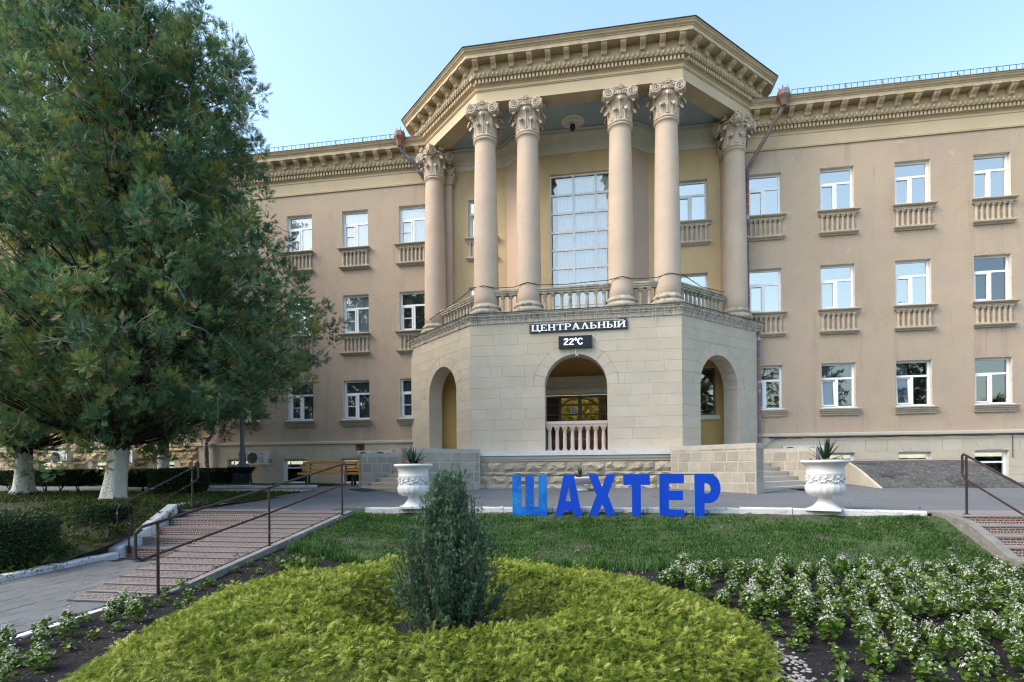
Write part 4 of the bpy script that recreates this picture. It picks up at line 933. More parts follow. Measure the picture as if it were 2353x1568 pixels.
for z in (10.9, 9.6, 8.2, 6.9): mb.lathe([(.075, -.03), (.078, 0), (.075, .03)], 8, (5.215, 21.46, z))
bpart(mb, 'downpipe', PIPE)
mb = hopper(-7.62, 20.78, 13.64, GUTTER); hp = bpart(mb, 'rain_hopper', GUTTER)
mb = MB(); mb.tube([(-7.62, 20.8, 13.45), (-7.57, 20.88, 13.2), (-7.2, 21.0, 12.8), (-6.7, 21.3, 12.1), (-6.62, 21.42, 11.8), (-6.62, 21.45, 6.1)], .072, 8); mb.build('downpipe', BLUEPIPE, hp)
mb = MB(); mb.tube([(-16.25, 21.42, 12.0), (-16.25, 21.42, 2.5), (-16.3, 21.40, 2.35), (-16.5, 21.36, 2.1), (-16.52, 21.36, 1.9), (-16.45, 21.36, .35)], .085, 8)
for z in (1.6, 1.15): mb.lathe([(.10, -.04), (.10, .04)], 8, (-16.5, 21.36, z))
bpart(mb, 'downpipe', BLUEPIPE)
def sag(a, b, n, s):
    a, b = Vector(a), Vector(b); return [a + (b - a) * (i / n) - Vector((0, 0, s * 4 * (i / n) * (1 - i / n))) for i in range(n + 1)]
mb = MB(); pts = []
xs = [5.9, 7.2, 8.8, 10.3, 11.8, 13.2, 16]
for a, b in zip(xs[:-1], xs[1:]): pts += sag((a, FY - .13, 1.885), (b, FY - .13, 1.885), 6, .022)[:-1]
mb.tube(pts, .014, 4); mb.tube([(p[0], p[1] - .012, p[2] - .03 - .01 * math.sin(p[0] * 3)) for p in pts], .009, 4); bpart(mb, 'plinth_cable', BLACKIRON)
mb = MB(); mb.tube([(13.62, FY - .08, 1.85), (13.62, FY - .08, 1.1)], .012, 4); bpart(mb, 'wall_cable', BLACKIRON)
mb = MB(); mb.tube([(5.62, FY - .1, 1.55), (5.8, FY - .1, 1.58), (6.05, FY - .12, 1.80), (6.5, FY - .12, 1.86)], .011, 4); bpart(mb, 'wall_cable', KERBSIDE)
mb = MB(); mb.tube([(-14.75, 21.45, 3.2), (-14.72, 21.43, 2.2), (-14.78, 21.44, 1.5), (-14.76, 21.45, .45)], .008, 4); bpart(mb, 'wall_cable', KERBSIDE)
mb = MB(); pl_ = [(-7.0, 21.3, 6.35), (-6.35, 20.55, 6.55), (-5.2, 19.75, 6.87), (-4.25, 18.62, 6.98), (-3.86, 18.38, 6.95), (-3.5, 18.55, 6.90), (-2.85, 18.56, 6.90), (-2.4, 18.40, 6.98), (-2.0, 18.56, 6.92), (-1.2, 18.56, 6.88), (-.6, 18.56, 6.91), (.25, 18.55, 6.93), (.66, 18.38, 6.97), (1.05, 18.56, 6.92), (1.75, 18.56, 6.92), (2.13, 18.40, 6.99), (2.6, 18.6, 6.95), (3.3, 19.6, 6.86), (4.2, 20.45, 6.88)]
mb.tube(pl_, .013, 5); bpart(mb, 'balustrade_cable', BLACKIRON)
BKH = Frame(0, FY, 1, 0, 0, -1)
mb = MB(); prof = [(0, 1.02), (1.2, 1.0), (1.7, .93), (2.4, .72), (3.1, .45), (3.75, .20), (3.8, .05), (0, .05)]
mb.prism(prof, lambda a, b, dd: (dd, FY - .06 - a, b), 7.95, 11.55); bk = tag(mb.build('concrete_bulkhead', CONCRETE), 'dark weathered concrete bulkhead sloping from the right wing plinth to the asphalt', 'bulkhead')
mb = MB(); mb.prism([(0, 1.035), (1.2, 1.015), (1.7, .945), (2.4, .735), (3.1, .465), (3.8, .2), (3.7, .12), (0, .12)], lambda a, b, dd: (dd, FY - .055 - a, b), 7.86, 7.945); mb.build('side_wall', CEMENT, bk)
# ---------------------------------------------------------------- signs
def pieces(mb, polys, ox, oz, s, fr, o0, o1):
    for pl in polys: mb.prism([(ox + a * s, oz + b * s) for a, b in pl], lambda a, b, dd: fr.P(a, dd, b), o0, o1)
def rc(x0, y0, x1, y1): return [(x0, y0), (x1, y0), (x1, y1), (x0, y1)]
def bowl(x0, x1, y0, y1, th, tv, n=8):
    """D-shaped ring, open to the left"""
    out = [(x0, y1)] + [(x1 - (y1 - y0) / 2 + (y1 - y0) / 2 * math.cos(PI / 2 - PI * i / n), (y0 + y1) / 2 + (y1 - y0) / 2 * math.sin(PI / 2 - PI * i / n)) for i in range(n + 1)] + [(x0, y0)]
    iy0, iy1, ix1 = y0 + tv, y1 - tv, x1 - th; hr = (iy1 - iy0) / 2
    inn = [(x0, iy1)] + [(max(x0, ix1 - hr) + min(hr, ix1 - x0) * math.cos(PI / 2 - PI * i / n), (iy0 + iy1) / 2 + hr * math.sin(PI / 2 - PI * i / n)) for i in range(n + 1)] + [(x0, iy0)]
    return [[out[i], out[i + 1], inn[i + 1], inn[i]] for i in range(len(out) - 1)]
def serif(x0, x1, y): return rc(x0 - .07, y, x1 + .07, y + .09)
ST = .19
def stem(x): return [rc(x, .09, x + ST, .91), serif(x, x + ST, 0), serif(x, x + ST, .91)]
GL = {
 'Ц': (1.02, [rc(.07, .12, .26, .91), serif(.07, .26, .91), rc(.60, .12, .79, .91), serif(.60, .79, .91), rc(0, 0, .86, .12), [(.86, .12), (.86, -.0), (.72, 0), (.93, -.20), (.99, -.18), (.99, .12)]]),
 'Е': (.80, [rc(.07, .10, .26, .90), rc(0, 0, .70, .10), rc(0, .90, .68, 1), rc(.60, .10, .70, .26), rc(.58, .74, .68, .90), rc(.26, .45, .50, .55), rc(.43, .38, .50, .45), rc(.43, .55, .50, .62)]),
 'Н': (.96, stem(.07) + stem(.62) + [rc(.26, .45, .62, .55)]),
 'Т': (.86, [rc(.31, .09, .50, .90), serif(.31, .50, 0), rc(.02, .90, .79, 1), rc(.02, .72, .12, .90), rc(.69, .72, .79, .90)]),
 'Р': (.82, [rc(.07, .09, .26, .91), serif(.07, .26, 0), rc(0, .91, .26, 1)] + bowl(.26, .74, .42, 1.0, .17, .10)),
 'А': (.98, [[(.36, 1), (.52, 1), (.30, .30), (.22, .09), (.12, .09)], [(.52, 1), (.84, .09), (.62, .09), (.44, .75)], [(.303, .31), (.35, .45), (.51, .45), (.553, .31)], rc(.04, 0, .34, .09), rc(.54, 0, .92, .09)]),
 'Л': (.98, [[(.36, 1), (.52, 1), (.30, .30), (.22, .09), (.12, .09)], [(.52, 1), (.84, .09), (.62, .09), (.44, .75)], rc(.04, 0, .34, .09), rc(.54, 0, .92, .09)]),
 'Ь': (.82, [rc(.07, .09, .26, .91), serif(.07, .26, .91), rc(0, 0, .26, .09)] + bowl(.26, .74, 0, .58, .17, .10)),
 'Ы': (1.14, [rc(.07, .09, .26, .91), serif(.07, .26, .91), rc(0, 0, .26, .09)] + bowl(.26, .68, 0, .58, .17, .10) + stem(.82)),
 'Й': (.98, stem(.07) + stem(.64) + [[(.26, .12), (.26, .36), (.64, .88), (.64, .64)], [(.22, 1.20), (.34, 1.20), (.38, 1.13), (.31, 1.06), (.25, 1.10)], [(.38, 1.13), (.52, 1.13), (.58, 1.06), (.31, 1.06)], [(.52, 1.13), (.56, 1.20), (.68, 1.20), (.64, 1.10), (.58, 1.06)]]),
}
word = 'ЦЕНТРАЛЬНЫЙ'; tot = sum(GL[c][0] for c in word)
sx0, sx1, sz0 = -2.26, .79, 5.335; sh = .205; k_ = (sx1 - sx0) / (tot * sh)
sg = thing('name_sign', 'white raised serif letters on a dark panel above the central arch', 'sign', (-.75, YP - .05, 5.3)); SI = Matrix.Translation((.75, -YP + .05, -5.3))
mb = MB(); FRO.box(mb, -2.33, .83, .01, .05, 5.29, 5.58); FRO.box(mb, .55, .80, .01, .05, 5.58, 5.635); mb.build('backing_panel', SIGNBACK, sg, inv=SI)
x = sx0
for c in word:
    wd_, pl = GL[c]; mb = MB()
    for p in pl: mb.prism([(x + a * sh * k_, sz0 + b * sh) for a, b in p], lambda a, b, dd: FRO.P(a, dd, b), .05, .085)
    mb.build('letter', SIGNWHITE, sg, inv=SI); x += wd_ * sh * k_
ds = thing('temperature_display', 'black electronic display with glowing white digits above the central arch', 'display', (-.835, YP - .05, 4.75)); DI = Matrix.Translation((.835, -YP + .05, -4.75))
mb = MB(); FRO.box(mb, -1.37, -.30, .005, .10, 4.745, 5.125); hs = mb.build('housing', METALDK, ds, inv=DI)
mb = MB(); FRO.box(mb, -1.34, -.33, .10, .105, 4.775, 5.095); mb.build('screen', SCREEN, ds, inv=DI)
mb = MB()
for (a, b, c_, d_) in ((-1.37, -.30, 5.098, 5.125), (-1.37, -.30, 4.745, 4.772), (-1.37, -1.343, 4.772, 5.098), (-.327, -.30, 4.772, 5.098)): FRO.box(mb, a, b, .10, .115, c_, d_)
mb.build('bezel', BLACKIRON, ds, inv=DI)
DOT = {'2': ['.####.', '##..##', '....##', '...##.', '..##..', '.##...', '##....', '######'], 'o': ['.##.', '#..#', '#..#', '.##.'], 'C': ['..####.', '.##..##', '##.....', '##.....', '##.....', '##.....', '.##..##', '..####.']}
def dots(ch, ux, zt, p, name):
    mb = MB()
    for r_, row in enumerate(DOT[ch]):
        for c_, v in enumerate(row):
            if v == '#': FRO.box(mb, ux + c_ * p * .92, ux + c_ * p * .92 + p * .80, .106, .109, zt - r_ * p - p * .86, zt - r_ * p)
    tag(mb.build(name, LEDON, ds, inv=DI), kind='stuff')
pp = .0262; dots('2', -1.20, 5.045, pp, 'digit'); dots('2', -1.025, 5.045, pp, 'digit'); dots('o', -.855, 5.055, pp * .85, 'degree_sign'); dots('C', -.765, 5.045, pp, 'unit_letter')
sc_ = thing('security_camera', 'small white security camera under the keystone of the central arch', 'camera', (-.80, YP - .05, 4.5)); CI = Matrix.Translation((.80, -YP + .05, -4.5))
mb = MB(); mb.tube([FRO.P(-.83, .02, 4.74), FRO.P(-.83, .02, 4.56)], .012, 6); mb.build('conduit', SIGNWHITE, sc_, inv=CI)
mb = MB(); mb.tube([FRO.P(-.79, -.10, 4.52), FRO.P(-.79, .02, 4.49), FRO.P(-.79, .10, 4.46)], [.03, .045, .04], 10); mb.build('camera_body', SIGNWHITE, sc_, inv=CI)
mb = MB(); mb.tube([FRO.P(-.79, .098, 4.461), FRO.P(-.79, .115, 4.455)], .03, 10); mb.build('lens', BLACKIRON, sc_, inv=CI)
# brass plaque on the left plinth
pq = thing('brass_plaque', 'small dark brass plaque on the left wing plinth under the ledge', 'plaque', (-9.68, FY - .06, 1.7)); QI = Matrix.Translation((9.68, -FY + .06, -1.7))
mb = MB(); FAC.box(mb, -9.86, -9.50, .062, .075, 1.64, 1.89); mb.build('plate', PLAQUE, pq, inv=QI)
mb = MB()
for k, (a, b, h_) in enumerate(((-9.77, -9.59, .020), (-9.82, -9.55, .030), (-9.82, -9.55, .014), (-9.72, -9.55, .014), (-9.70, -9.55, .012), (-9.70, -9.55, .012))):
    z = 1.865 - k * .036; u = a
    while u < b: e = min(b, u + random.uniform(.014, .03)); FAC.box(mb, u, e, .076, .078, z - h_, z); u = e + .007
tag(mb.build('engraved_text', BLACKIRON, pq, inv=QI), kind='stuff')
mb = MB(); mb.lathe([(.045, 0), (.04, .008), (.01, .012)], 12); em = mb.build('emblem', GUTTER, pq); em.matrix_basis = Matrix.Translation((-9.78, FY - .076, 1.70)) @ Matrix.Rotation(PI / 2, 4, 'X'); em.matrix_parent_inverse = QI

# string of icicle lights along the arcade cornice
il = thing('icicle_light_string', 'pale string of icicle lights hanging along the arcade cornice', 'string lights', (XC, YP - .2, 5.6)); II = Matrix.Translation((-XC, -YP + .2, -5.6))
rd = random.Random(3)
for fr, u0, u1 in ((FRO, XL, XR), (DGR, .05, DLEN), (DGL, 0, DLEN - .05)):
    mb = MB(); n = int((u1 - u0) / .12); top = [fr.P(u0 + (u1 - u0) * i / (n * 2), .16, 5.90 + .012 * math.sin(i * 1.7)) for i in range(n * 2 + 1)]; mb.tube(top, .005, 3)
    mb.tube([fr.P(u0 + (u1 - u0) * i / (n * 2), .145, 5.80 + .02 * math.sin(i * 1.1)) for i in range(n * 2 + 1)], .004, 3)
    for i in range(n):
        u = u0 + (u1 - u0) * (i + rd.random()) / n; ln = rd.choice((.12, .2, .28, .36)); pts = [fr.P(u + rd.uniform(-.015, .015), .15 - .03 * q, 5.90 - ln * q / 4) for q in range(5)]; mb.tube(pts, .0042, 3)
        for q in range(1, 5): p = pts[q]; mb.box(p[0] - .006, p[1] - .006, p[2] - .02, p[0] + .006, p[1] + .006, p[2] + .008)
    mb.build('light_strand', SLABW, il, inv=II)

# ---------------------------------------------------------------- blue letters
ls = thing('letter_sign', 'row of big blue freestanding letters on the lawn before the white kerb', 'sign', (.2, 11.72, -.17)); LI = Matrix.Translation((-.2, -11.72, .17))
LF = Frame(0, 11.72, 1, 0, 0, -1)
def lx(p): return -1.87 + (p - 120) * .002117
def lz(y): return .725 - y * .00222
def barc(n=12):
    out = [(1945, 0), (1985, 0)] + [(1985 + 105 * math.sin(PI * i / n), 132.5 - 132.5 * math.cos(PI * i / n)) for i in range(1, n)] + [(1985, 265), (1945, 265)]
    inn = [(1945, 87), (1965, 87)] + [(1965 + 40 * math.sin(PI * i / n), 132.5 - 45.5 * math.cos(PI * i / n)) for i in range(1, n)] + [(1965, 178), (1945, 178)]
    return [[out[i], out[i + 1], inn[i + 1], inn[i]] for i in range(len(out) - 1)]
BIG = [
 ('faded', [rc(120, 0, 205, 300), rc(250, 0, 333, 300), rc(380, 0, 462, 300), rc(120, 300, 462, 400)]),
 ('', [[(630, 0), (725, 0), (678, 108)], [(630, 0), (678, 108), (645, 248), (578, 248)], [(725, 0), (776, 248), (697, 248), (678, 108)], [(578, 248), (776, 248), (793, 335), (555, 335)], [(555, 335), (629, 335), (614, 400), (536, 400)], [(713, 335), (793, 335), (806, 400), (727, 400)]]),
 ('', [[(866, 0), (952, 0), (998, 120), (944, 192)], [(1042, 0), (1130, 0), (1052, 192), (998, 120)], [(944, 192), (998, 120), (1052, 192), (998, 275)], [(944, 192), (998, 275), (947, 400), (860, 400)], [(1052, 192), (1136, 400), (1048, 400), (998, 275)]]),
 ('', [rc(1199, 0, 1448, 100), rc(1280, 100, 1363, 408)]),
 ('', [rc(1535, 0, 1622, 408), rc(1622, 0, 1760, 87), rc(1622, 152, 1750, 238), rc(1622, 322, 1762, 408)]),
 ('', [rc(1857, 0, 1945, 410)] + barc())]
for kind, pls in BIG:
    mb = MB()
    for p in pls: mb.prism([(lx(a), lz(b)) for a, b in p], lambda a, b, dd: LF.P(a, dd, b), -.05, .05)
    o = mb.build('letter', [BLUEFADE if kind else BLUE, BLUESIDE], ls, inv=LI)
    for p in o.data.polygons:
        if abs(p.normal.y) < .5: p.material_index = 1
    if kind: o['label'] = 'sun-bleached first letter'
mb = MB(); mb.tube([LF.P(-1.8, -.07, .70), LF.P(2.2, -.07, .71)], .011, 5); mb.build('upper_rail', METALDK, ls, inv=LI)
mb = MB(); mb.tube([LF.P(-1.8, -.075, -.10), LF.P(2.2, -.075, -.09)], .016, 5); mb.tube([LF.P(-1.8, -.10, -.14), LF.P(2.2, -.10, -.13)], .012, 5)
for k in range(10): mb.tube([LF.P(-1.7 + k * .42, -.085, -.02), LF.P(-1.7 + k * .42, -.085, -.32)], .009, 4)
mb.build('lower_rail', METALDK, ls, inv=LI)

# ---------------------------------------------------------------- stairs, ramp, hand rails
sL = thing('garden_stairs', 'short flight of brown stone-print steps left of the ramp', 'stairs', (-8, 10, -.6)); TI = Matrix.Translation((8, -10, .6))
for k in range(5):
    y = 9.34 + k * .415; z1 = -.735 + (k + 1) * .148; xl = -8.93 - .05 * k
    mb = MB(); mb.box(xl, y + .012, -.9, -6.7, y + .44, z1 - .022); st_ = mb.build('step', RISER, sL, inv=TI)
    mb = MB(); mb.box(xl - .01, y, z1 - .02, -6.69, y + .43, z1); mb.build('tread', TREAD, st_)
    mb = MB()
    for q in range(3): mb.box(xl, y + .02 + q * .04, z1, -6.7, y + .035 + q * .04, z1 + .004)
    mb.build('nosing_grooves', TREAD, st_)
rp = thing('access_ramp', 'sloping ramp of brown printed tiles with dark anti-slip strips', 'ramp', (-6.2, 8.6, -.4)); RI = Matrix.Translation((6.2, -8.6, .4))
def RPp(f, e, dz=0):   # f 0 bottom .. 1 top, e 0 left .. 1 right
    xl = -6.83 + (-7.05 + 6.83) * f; xr = -5.82 + (-5.32 + 5.82) * f; return (xl + (xr - xl) * e, 6.22 + 4.83 * f, -.80 + .81 * f + dz)
mb = MB(); mb.hexa([RPp(0, 0, -.3), RPp(0, 1.03, -.3), RPp(1, 1.03, -1.0), RPp(1, 0, -1.0), RPp(0, 0, -.02), RPp(0, 1.03, -.02), RPp(1, 1.03, -.02), RPp(1, 0, -.02)]); mb.build('ramp_body', KERBSIDE, rp, inv=RI)
mb = MB(); mb.hexa([RPp(0, 1.03, -.4), RPp(0, 1.12, -.4), RPp(1, 1.10, -.9), RPp(1, 1.03, -.9), RPp(0, 1.03, .0), RPp(0, 1.12, -.005), RPp(1, 1.10, -.005), RPp(1, 1.03, .0)]); mb.build('ramp_edge', KERBSIDE, rp, inv=RI)
NR = 17
for k in range(NR):
    f0, f1 = k / NR, (k + 1) / NR; fs = f0 + .10 / NR
    for e in range(4):
        e0, e1 = e / 4 + .002, (e + 1) / 4 - .002; f2 = f0 + .15 / NR
        mb = MB(); mb.hexa([RPp(f2, e0, -.018), RPp(f2, e1, -.018), RPp(f1, e1, -.018), RPp(f1, e0, -.018), RPp(f2, e0), RPp(f2, e1), RPp(f1, e1), RPp(f1, e0)]); mb.build('ramp_tile', RAMPT, rp, inv=RI)
    mb = MB(); mb.hexa([RPp(f0, -.01, -.018), RPp(f0, 1.0, -.018), RPp(f2, 1.0, -.018), RPp(f2, -.01, -.018), RPp(f0, -.01, .006), RPp(f0, 1.0, .006), RPp(f2, 1.0, .004), RPp(f2, -.01, .004)]); mb.build('anti_slip_strip', STRIP, rp, inv=RI)
    mb = MB(); mb.hexa([RPp(f2, 0, .0005), RPp(f2, 1.0, .0005), RPp(f2 + .10 / NR, 1.0, .0005), RPp(f2 + .10 / NR, 0, .0005), RPp(f2, 0, .004), RPp(f2, 1.0, .004), RPp(f2 + .10 / NR, 1.0, .004), RPp(f2 + .10 / NR, 0, .004)]); mb.build('light_strip', TREAD, rp, inv=RI)
def rail(name, label, posts, ext0, ext1, mat, drop=.42, loop0=True, loop1=True):
    """posts: (x,y,zbase,ztop) from low end to high end"""
    r = thing(name, label, 'handrail', posts[0][:3]); inv = Matrix.Translation(-Vector(posts[0][:3]))
    for p in posts:
        mb = MB(); mb.tube([(p[0], p[1], p[2] - .15), (p[0], p[1], p[3] - .02)], .020, 8); mb.lathe([(.055, 0), (.055, .012)], 8, (p[0], p[1], p[2])); mb.build('post', mat, r, inv=inv)
    a = Vector((posts[0][0], posts[0][1], posts[0][3])); b = Vector((posts[-1][0], posts[-1][1], posts[-1][3])); t = (b - a).normalized(); dn = Vector((0, 0, -drop))
    e0 = a - t * ext0; e1 = b + t * ext1; top = [Vector((p[0], p[1], p[3])) for p in posts]
    pts = []
    if loop0: pts += [a + dn, a + dn - t * (ext0 * .75), e0 + dn * .85, e0 + dn * .5, e0 + dn * .12, a - t * ext0 * .7]
    else: pts += [e0]
    pts += top
    if loop1: pts += [b + t * ext1 * .6, e1 + dn * .1, e1 + dn * .45, e1 + dn * .8 + t * .0, b + dn + t * ext1 * .5, b + dn]
    else: pts += [e1]
    mb = MB(); mb.tube(pts, .020, 8); mb.build('top_rail', mat, r, inv=inv)
    mb = MB(); mb.tube([p + dn for p in top], .017, 8); mb.build('mid_rail', mat, r, inv=inv)
rail('handrail', 'long brown tubular handrail on the right edge of the ramp', [(-5.76, 6.52, -.76, .20), (-5.50, 8.62, -.50, .57), (-5.22, 10.72, -.05, .97)], .32, .16, RAILPAINT)
rail('handrail', 'short chipped handrail left of the garden steps', [(-8.86, 9.33, -.56, .31), (-8.97, 11.15, .0, .93)], .30, .22, RAILCHIP, .34)
sR = thing('garden_stairs', 'flight of brown stone-print steps cut by the right picture edge', 'stairs', (7, 10, -.6)); TI = Matrix.Translation((-7, -10, .6))
for k in range(5):
    y = 9.25 + k * .34; z1 = -.65 + (k + 1) * .13
    mb = MB(); mb.box(5.98, y + .012, -.9, 9.6, y + .36, z1 - .022); st_ = mb.build('step', RISER, sR, inv=TI)
    mb = MB(); mb.box(5.97, y, z1 - .02, 9.6, y + .355, z1); mb.build('tread', TREAD, st_)
mb = MB(); mb.prism([(8.9, -.95), (8.9, -.52), (9.3, -.5), (9.75, -.28), (10.3, -.06), (10.95, .02), (11.3, .02), (11.3, -.95)], lambda a, b, dd: (dd, a, b), 5.82, 5.965); mb.build('stair_cheek', KERBSIDE, sR, inv=TI)
mb = MB(); mb.box(5.98, 10.96, -.5, 9.6, 11.92, .0); mb.build('top_landing', TREAD, sR, inv=TI)
rail('handrail', 'brown tubular handrail beside the right-hand garden steps', [(6.22, 9.0, -.5, .30), (6.22, 10.95, .0, 1.02)], .3, .12, RAILPAINT)

# ---------------------------------------------------------------- leaves and sprays
def tpl_feather(n=4, w=.16, ang=38, tip=.34, l0=.44, curl=.12):
    V, F, = [], []
    def tri(bx, by, dx, dy, ln, ww):
        k = len(V); px_, py_ = -dy, dx
        V.extend([(bx - px_ * ww * ln * .5, by - py_ * ww * ln * .5, 0), (bx + px_ * ww * ln * .5, by + py_ * ww * ln * .5, 0), (bx + dx * ln * .55 + px_ * ww * ln * .55, by + dy * ln * .55 + py_ * ww * ln * .55, .02), (bx + dx * ln, by + dy * ln, 0), (bx + dx * ln * .55 - px_ * ww * ln * .55, by + dy * ln * .55 - py_ * ww * ln * .55, .02)])
        F.extend([(k, k + 1, k + 2), (k, k + 2, k + 4), (k + 4, k + 2, k + 3)])
    for i in range(n):
        y = .08 + .66 * i / n; ln = l0 * (1 - .55 * i / n)
        for s in (-1, 1): a = math.radians(ang + 8 * (i % 2)); tri(0, y + (.04 if s > 0 else 0), s * math.sin(a), math.cos(a), ln, w * 1.3)
    tri(0, .0, 0, 1, 1.0, w * .35); tri(0, .62, 0, 1, tip, w * 1.5)
    V = np.array(V); V[:, 2] += -curl * V[:, 1] ** 2 + .10 * V[:, 0] ** 2
    return V, np.array(F)
def tpl_light(n=3, w=.2, ang=40):
    V, F = [], []
    def tri(bx, by, dx, dy, ln, ww):
        k = len(V); V.extend([(bx + dy * ww * ln * .5, by - dx * ww * ln * .5, 0), (bx - dy * ww * ln * .5, by + dx * ww * ln * .5, 0), (bx + dx * ln, by + dy * ln, .0)]); F.append((k, k + 1, k + 2))
    for i in range(n):
        y = .05 + .6 * i / n
        for s in (-1, 1): a = math.radians(ang - 4 * i); tri(0, y, s * math.sin(a), math.cos(a), .50 * (1 - .45 * i / n), w * 1.5)
    tri(0, 0, 0, 1, 1, w)
    V = np.array(V); V[:, 2] += -.15 * V[:, 1] ** 2 + .25 * V[:, 0] ** 2
    return V, np.array(F)
def tpl_plume(n=5, w=.10, ang=32, l0=.5, curl=.15):
    V, F = [], []
    def tri(bx, by, dx, dy, ln, ww, z=0):
        k = len(V); V.extend([(bx + dy * ww * .5, by - dx * ww * .5, z), (bx - dy * ww * .5, by + dx * ww * .5, z), (bx + dx * ln, by + dy * ln, z + .03)]); F.append((k, k + 1, k + 2))
    for i in range(n):
        f = i / n; y = .04 + .72 * f
        for s in (-1, 1): a = math.radians(ang + 7 * ((i + (s > 0)) % 2)); tri(0, y + (.05 if s > 0 else 0), s * math.sin(a), math.cos(a), l0 * (1 - .5 * f), w, .04 * ((i % 2) - .5))
    tri(0, 0, 0, 1, 1.0, w * .8)
    V = np.array(V); V[:, 2] += -curl * V[:, 1] ** 2 + .18 * V[:, 0] ** 2
    return V, np.array(F)
def unit(a): return a / np.maximum(np.linalg.norm(a, axis=1, keepdims=True), 1e-9)
def scatter(tpl, P, D, S, tint, up=None, spin=1.0, tipg=0.0):
    """place the template at P, its stem along D, scaled by S; returns V,F,tint"""
    V0, F0 = tpl; n = len(P); D = unit(D)
    if up is None: up = rng.normal(0, 1, (n, 3))
    up = up + spin * rng.normal(0, .35, (n, 3))
    Xa = unit(np.cross(D, up)); Za = np.cross(Xa, D)
    W = P[:, None, :] + S[:, None, None] * (V0[None, :, 0:1] * Xa[:, None, :] + V0[None, :, 1:2] * D[:, None, :] + V0[None, :, 2:3] * Za[:, None, :])
    F = F0[None] + (np.arange(n) * len(V0))[:, None, None]
    return W.reshape(-1, 3), F.reshape(-1, F0.shape[1]), (tint[:, None] + tipg * (V0[None, :, 1] - .4)).ravel()
def join(parts):
    Vs, Fs, Ts = [], [], []; k = 0
    for V, F, T in parts: Vs.append(V); Fs.append(F + k); Ts.append(T); k += len(V)
    return np.concatenate(Vs), np.concatenate(Fs), np.concatenate(Ts)
FEATHER = tpl_plume(4, .085, 34, .52, .15); LIGHT = tpl_light(); FINE = tpl_plume(5, .065, 38, .44, .22); DIAMOND = (np.array([(0, 0, 0), (.32, .5, .06), (0, 1, 0), (-.32, .5, .06)]), np.array([(0, 1, 2), (0, 2, 3)]))
def rdir(n): return unit(rng.normal(0, 1, (n, 3)))
def wob(a, b, k=1.0, ph=0.0): return np.sin(a * 1.7 * k + ph) * np.cos(b * 2.3 * k + 1.3 * ph) * .5 + np.sin(a * 4.1 * k + 2 * ph + b) * .3 + np.sin(b * 6.7 * k - a * 3 + ph) * .2

def whitebark(name, z0, zw):
    m = M(name, (.045, .037, .035), .35, 6, .95, 1, 18, dist=.06); nt = m.node_tree; b = nt.nodes['Principled BSDF']
    geo = N(nt, 'ShaderNodeNewGeometry'); sx = N(nt, 'ShaderNodeSeparateXYZ'); L(nt, geo.outputs['Position'], sx.inputs[0])
    mp = N(nt, 'ShaderNodeMapping'); mp.inputs['Scale'].default_value = (9, 9, 1.6); L(nt, geo.outputs['Position'], mp.inputs['Vector'])
    nz = N(nt, 'ShaderNodeTexNoise'); nz.inputs['Scale'].default_value = 1.2; nz.inputs['Detail'].default_value = 6; L(nt, mp.outputs[0], nz.inputs['Vector'])
    ad = N(nt, 'ShaderNodeMath', operation='MULTIPLY_ADD'); ad.inputs[1].default_value = .34; L(nt, nz.outputs['Fac'], ad.inputs[0]); L(nt, sx.outputs['Z'], ad.inputs[2])
    gt = N(nt, 'ShaderNodeMapRange'); gt.inputs['From Min'].default_value = zw + .16; gt.inputs['From Max'].default_value = zw + .20; gt.inputs['To Min'].default_value = 1; gt.inputs['To Max'].default_value = 0; L(nt, ad.outputs[0], gt.inputs['Value'])
    lo = N(nt, 'ShaderNodeMapRange'); lo.inputs['From Min'].default_value = z0 + .22; lo.inputs['From Max'].default_value = z0 + .32; L(nt, ad.outputs[0], lo.inputs['Value'])
    sp = N(nt, 'ShaderNodeMapRange'); sp.inputs['From Min'].default_value = .64; sp.inputs['From Max'].default_value = .68; sp.inputs['To Min'].default_value = 1; sp.inputs['To Max'].default_value = .15; L(nt, nz.outputs['Fac'], sp.inputs['Value'])
    m1 = N(nt, 'ShaderNodeMath', operation='MULTIPLY'); L(nt, gt.outputs[0], m1.inputs[0]); L(nt, lo.outputs[0], m1.inputs[1]); m2 = N(nt, 'ShaderNodeMath', operation='MULTIPLY'); L(nt, m1.outputs[0], m2.inputs[0]); L(nt, sp.outputs[0], m2.inputs[1])
    old = b.inputs['Base Color'].links[0].from_socket; mx = N(nt, 'ShaderNodeMix', data_type='RGBA'); L(nt, m2.outputs[0], mx.inputs['Factor']); L(nt, old, mx.inputs[6]); mx.inputs[7].default_value = (.60, .61, .58, 1); L(nt, mx.outputs[2], b.inputs['Base Color'])
    return m
def trunk_mesh(pts, rs, mat, n=14, flare=.0, seed=0):
    rd = random.Random(seed); mb = MB(); ring = []
    ph = [rd.uniform(0, 6) for _ in range(4)]; V = []; m = len(pts)
    for k, (p, r) in enumerate(zip(pts, rs)):
        for i in range(n):
            a = 2 * PI * i / n; fl = 1 + .10 * math.sin(3 * a + ph[0]) + .06 * math.sin(5 * a + ph[1]) + (flare * .35 * math.sin(5 * a + ph[2]) if k == 0 else 0) + (flare * .12 * math.sin(5 * a + ph[2]) if k == 1 else 0)
            V.append((p[0] + r * fl * math.cos(a), p[1] + r * fl * math.sin(a), p[2]))
    F = [(k * n + i, k * n + (i + 1) % n, (k + 1) * n + (i + 1) % n, (k + 1) * n + i) for k in range(m - 1) for i in range(n)]
    return mb.add(V, F).mesh('trunk', mat, True)
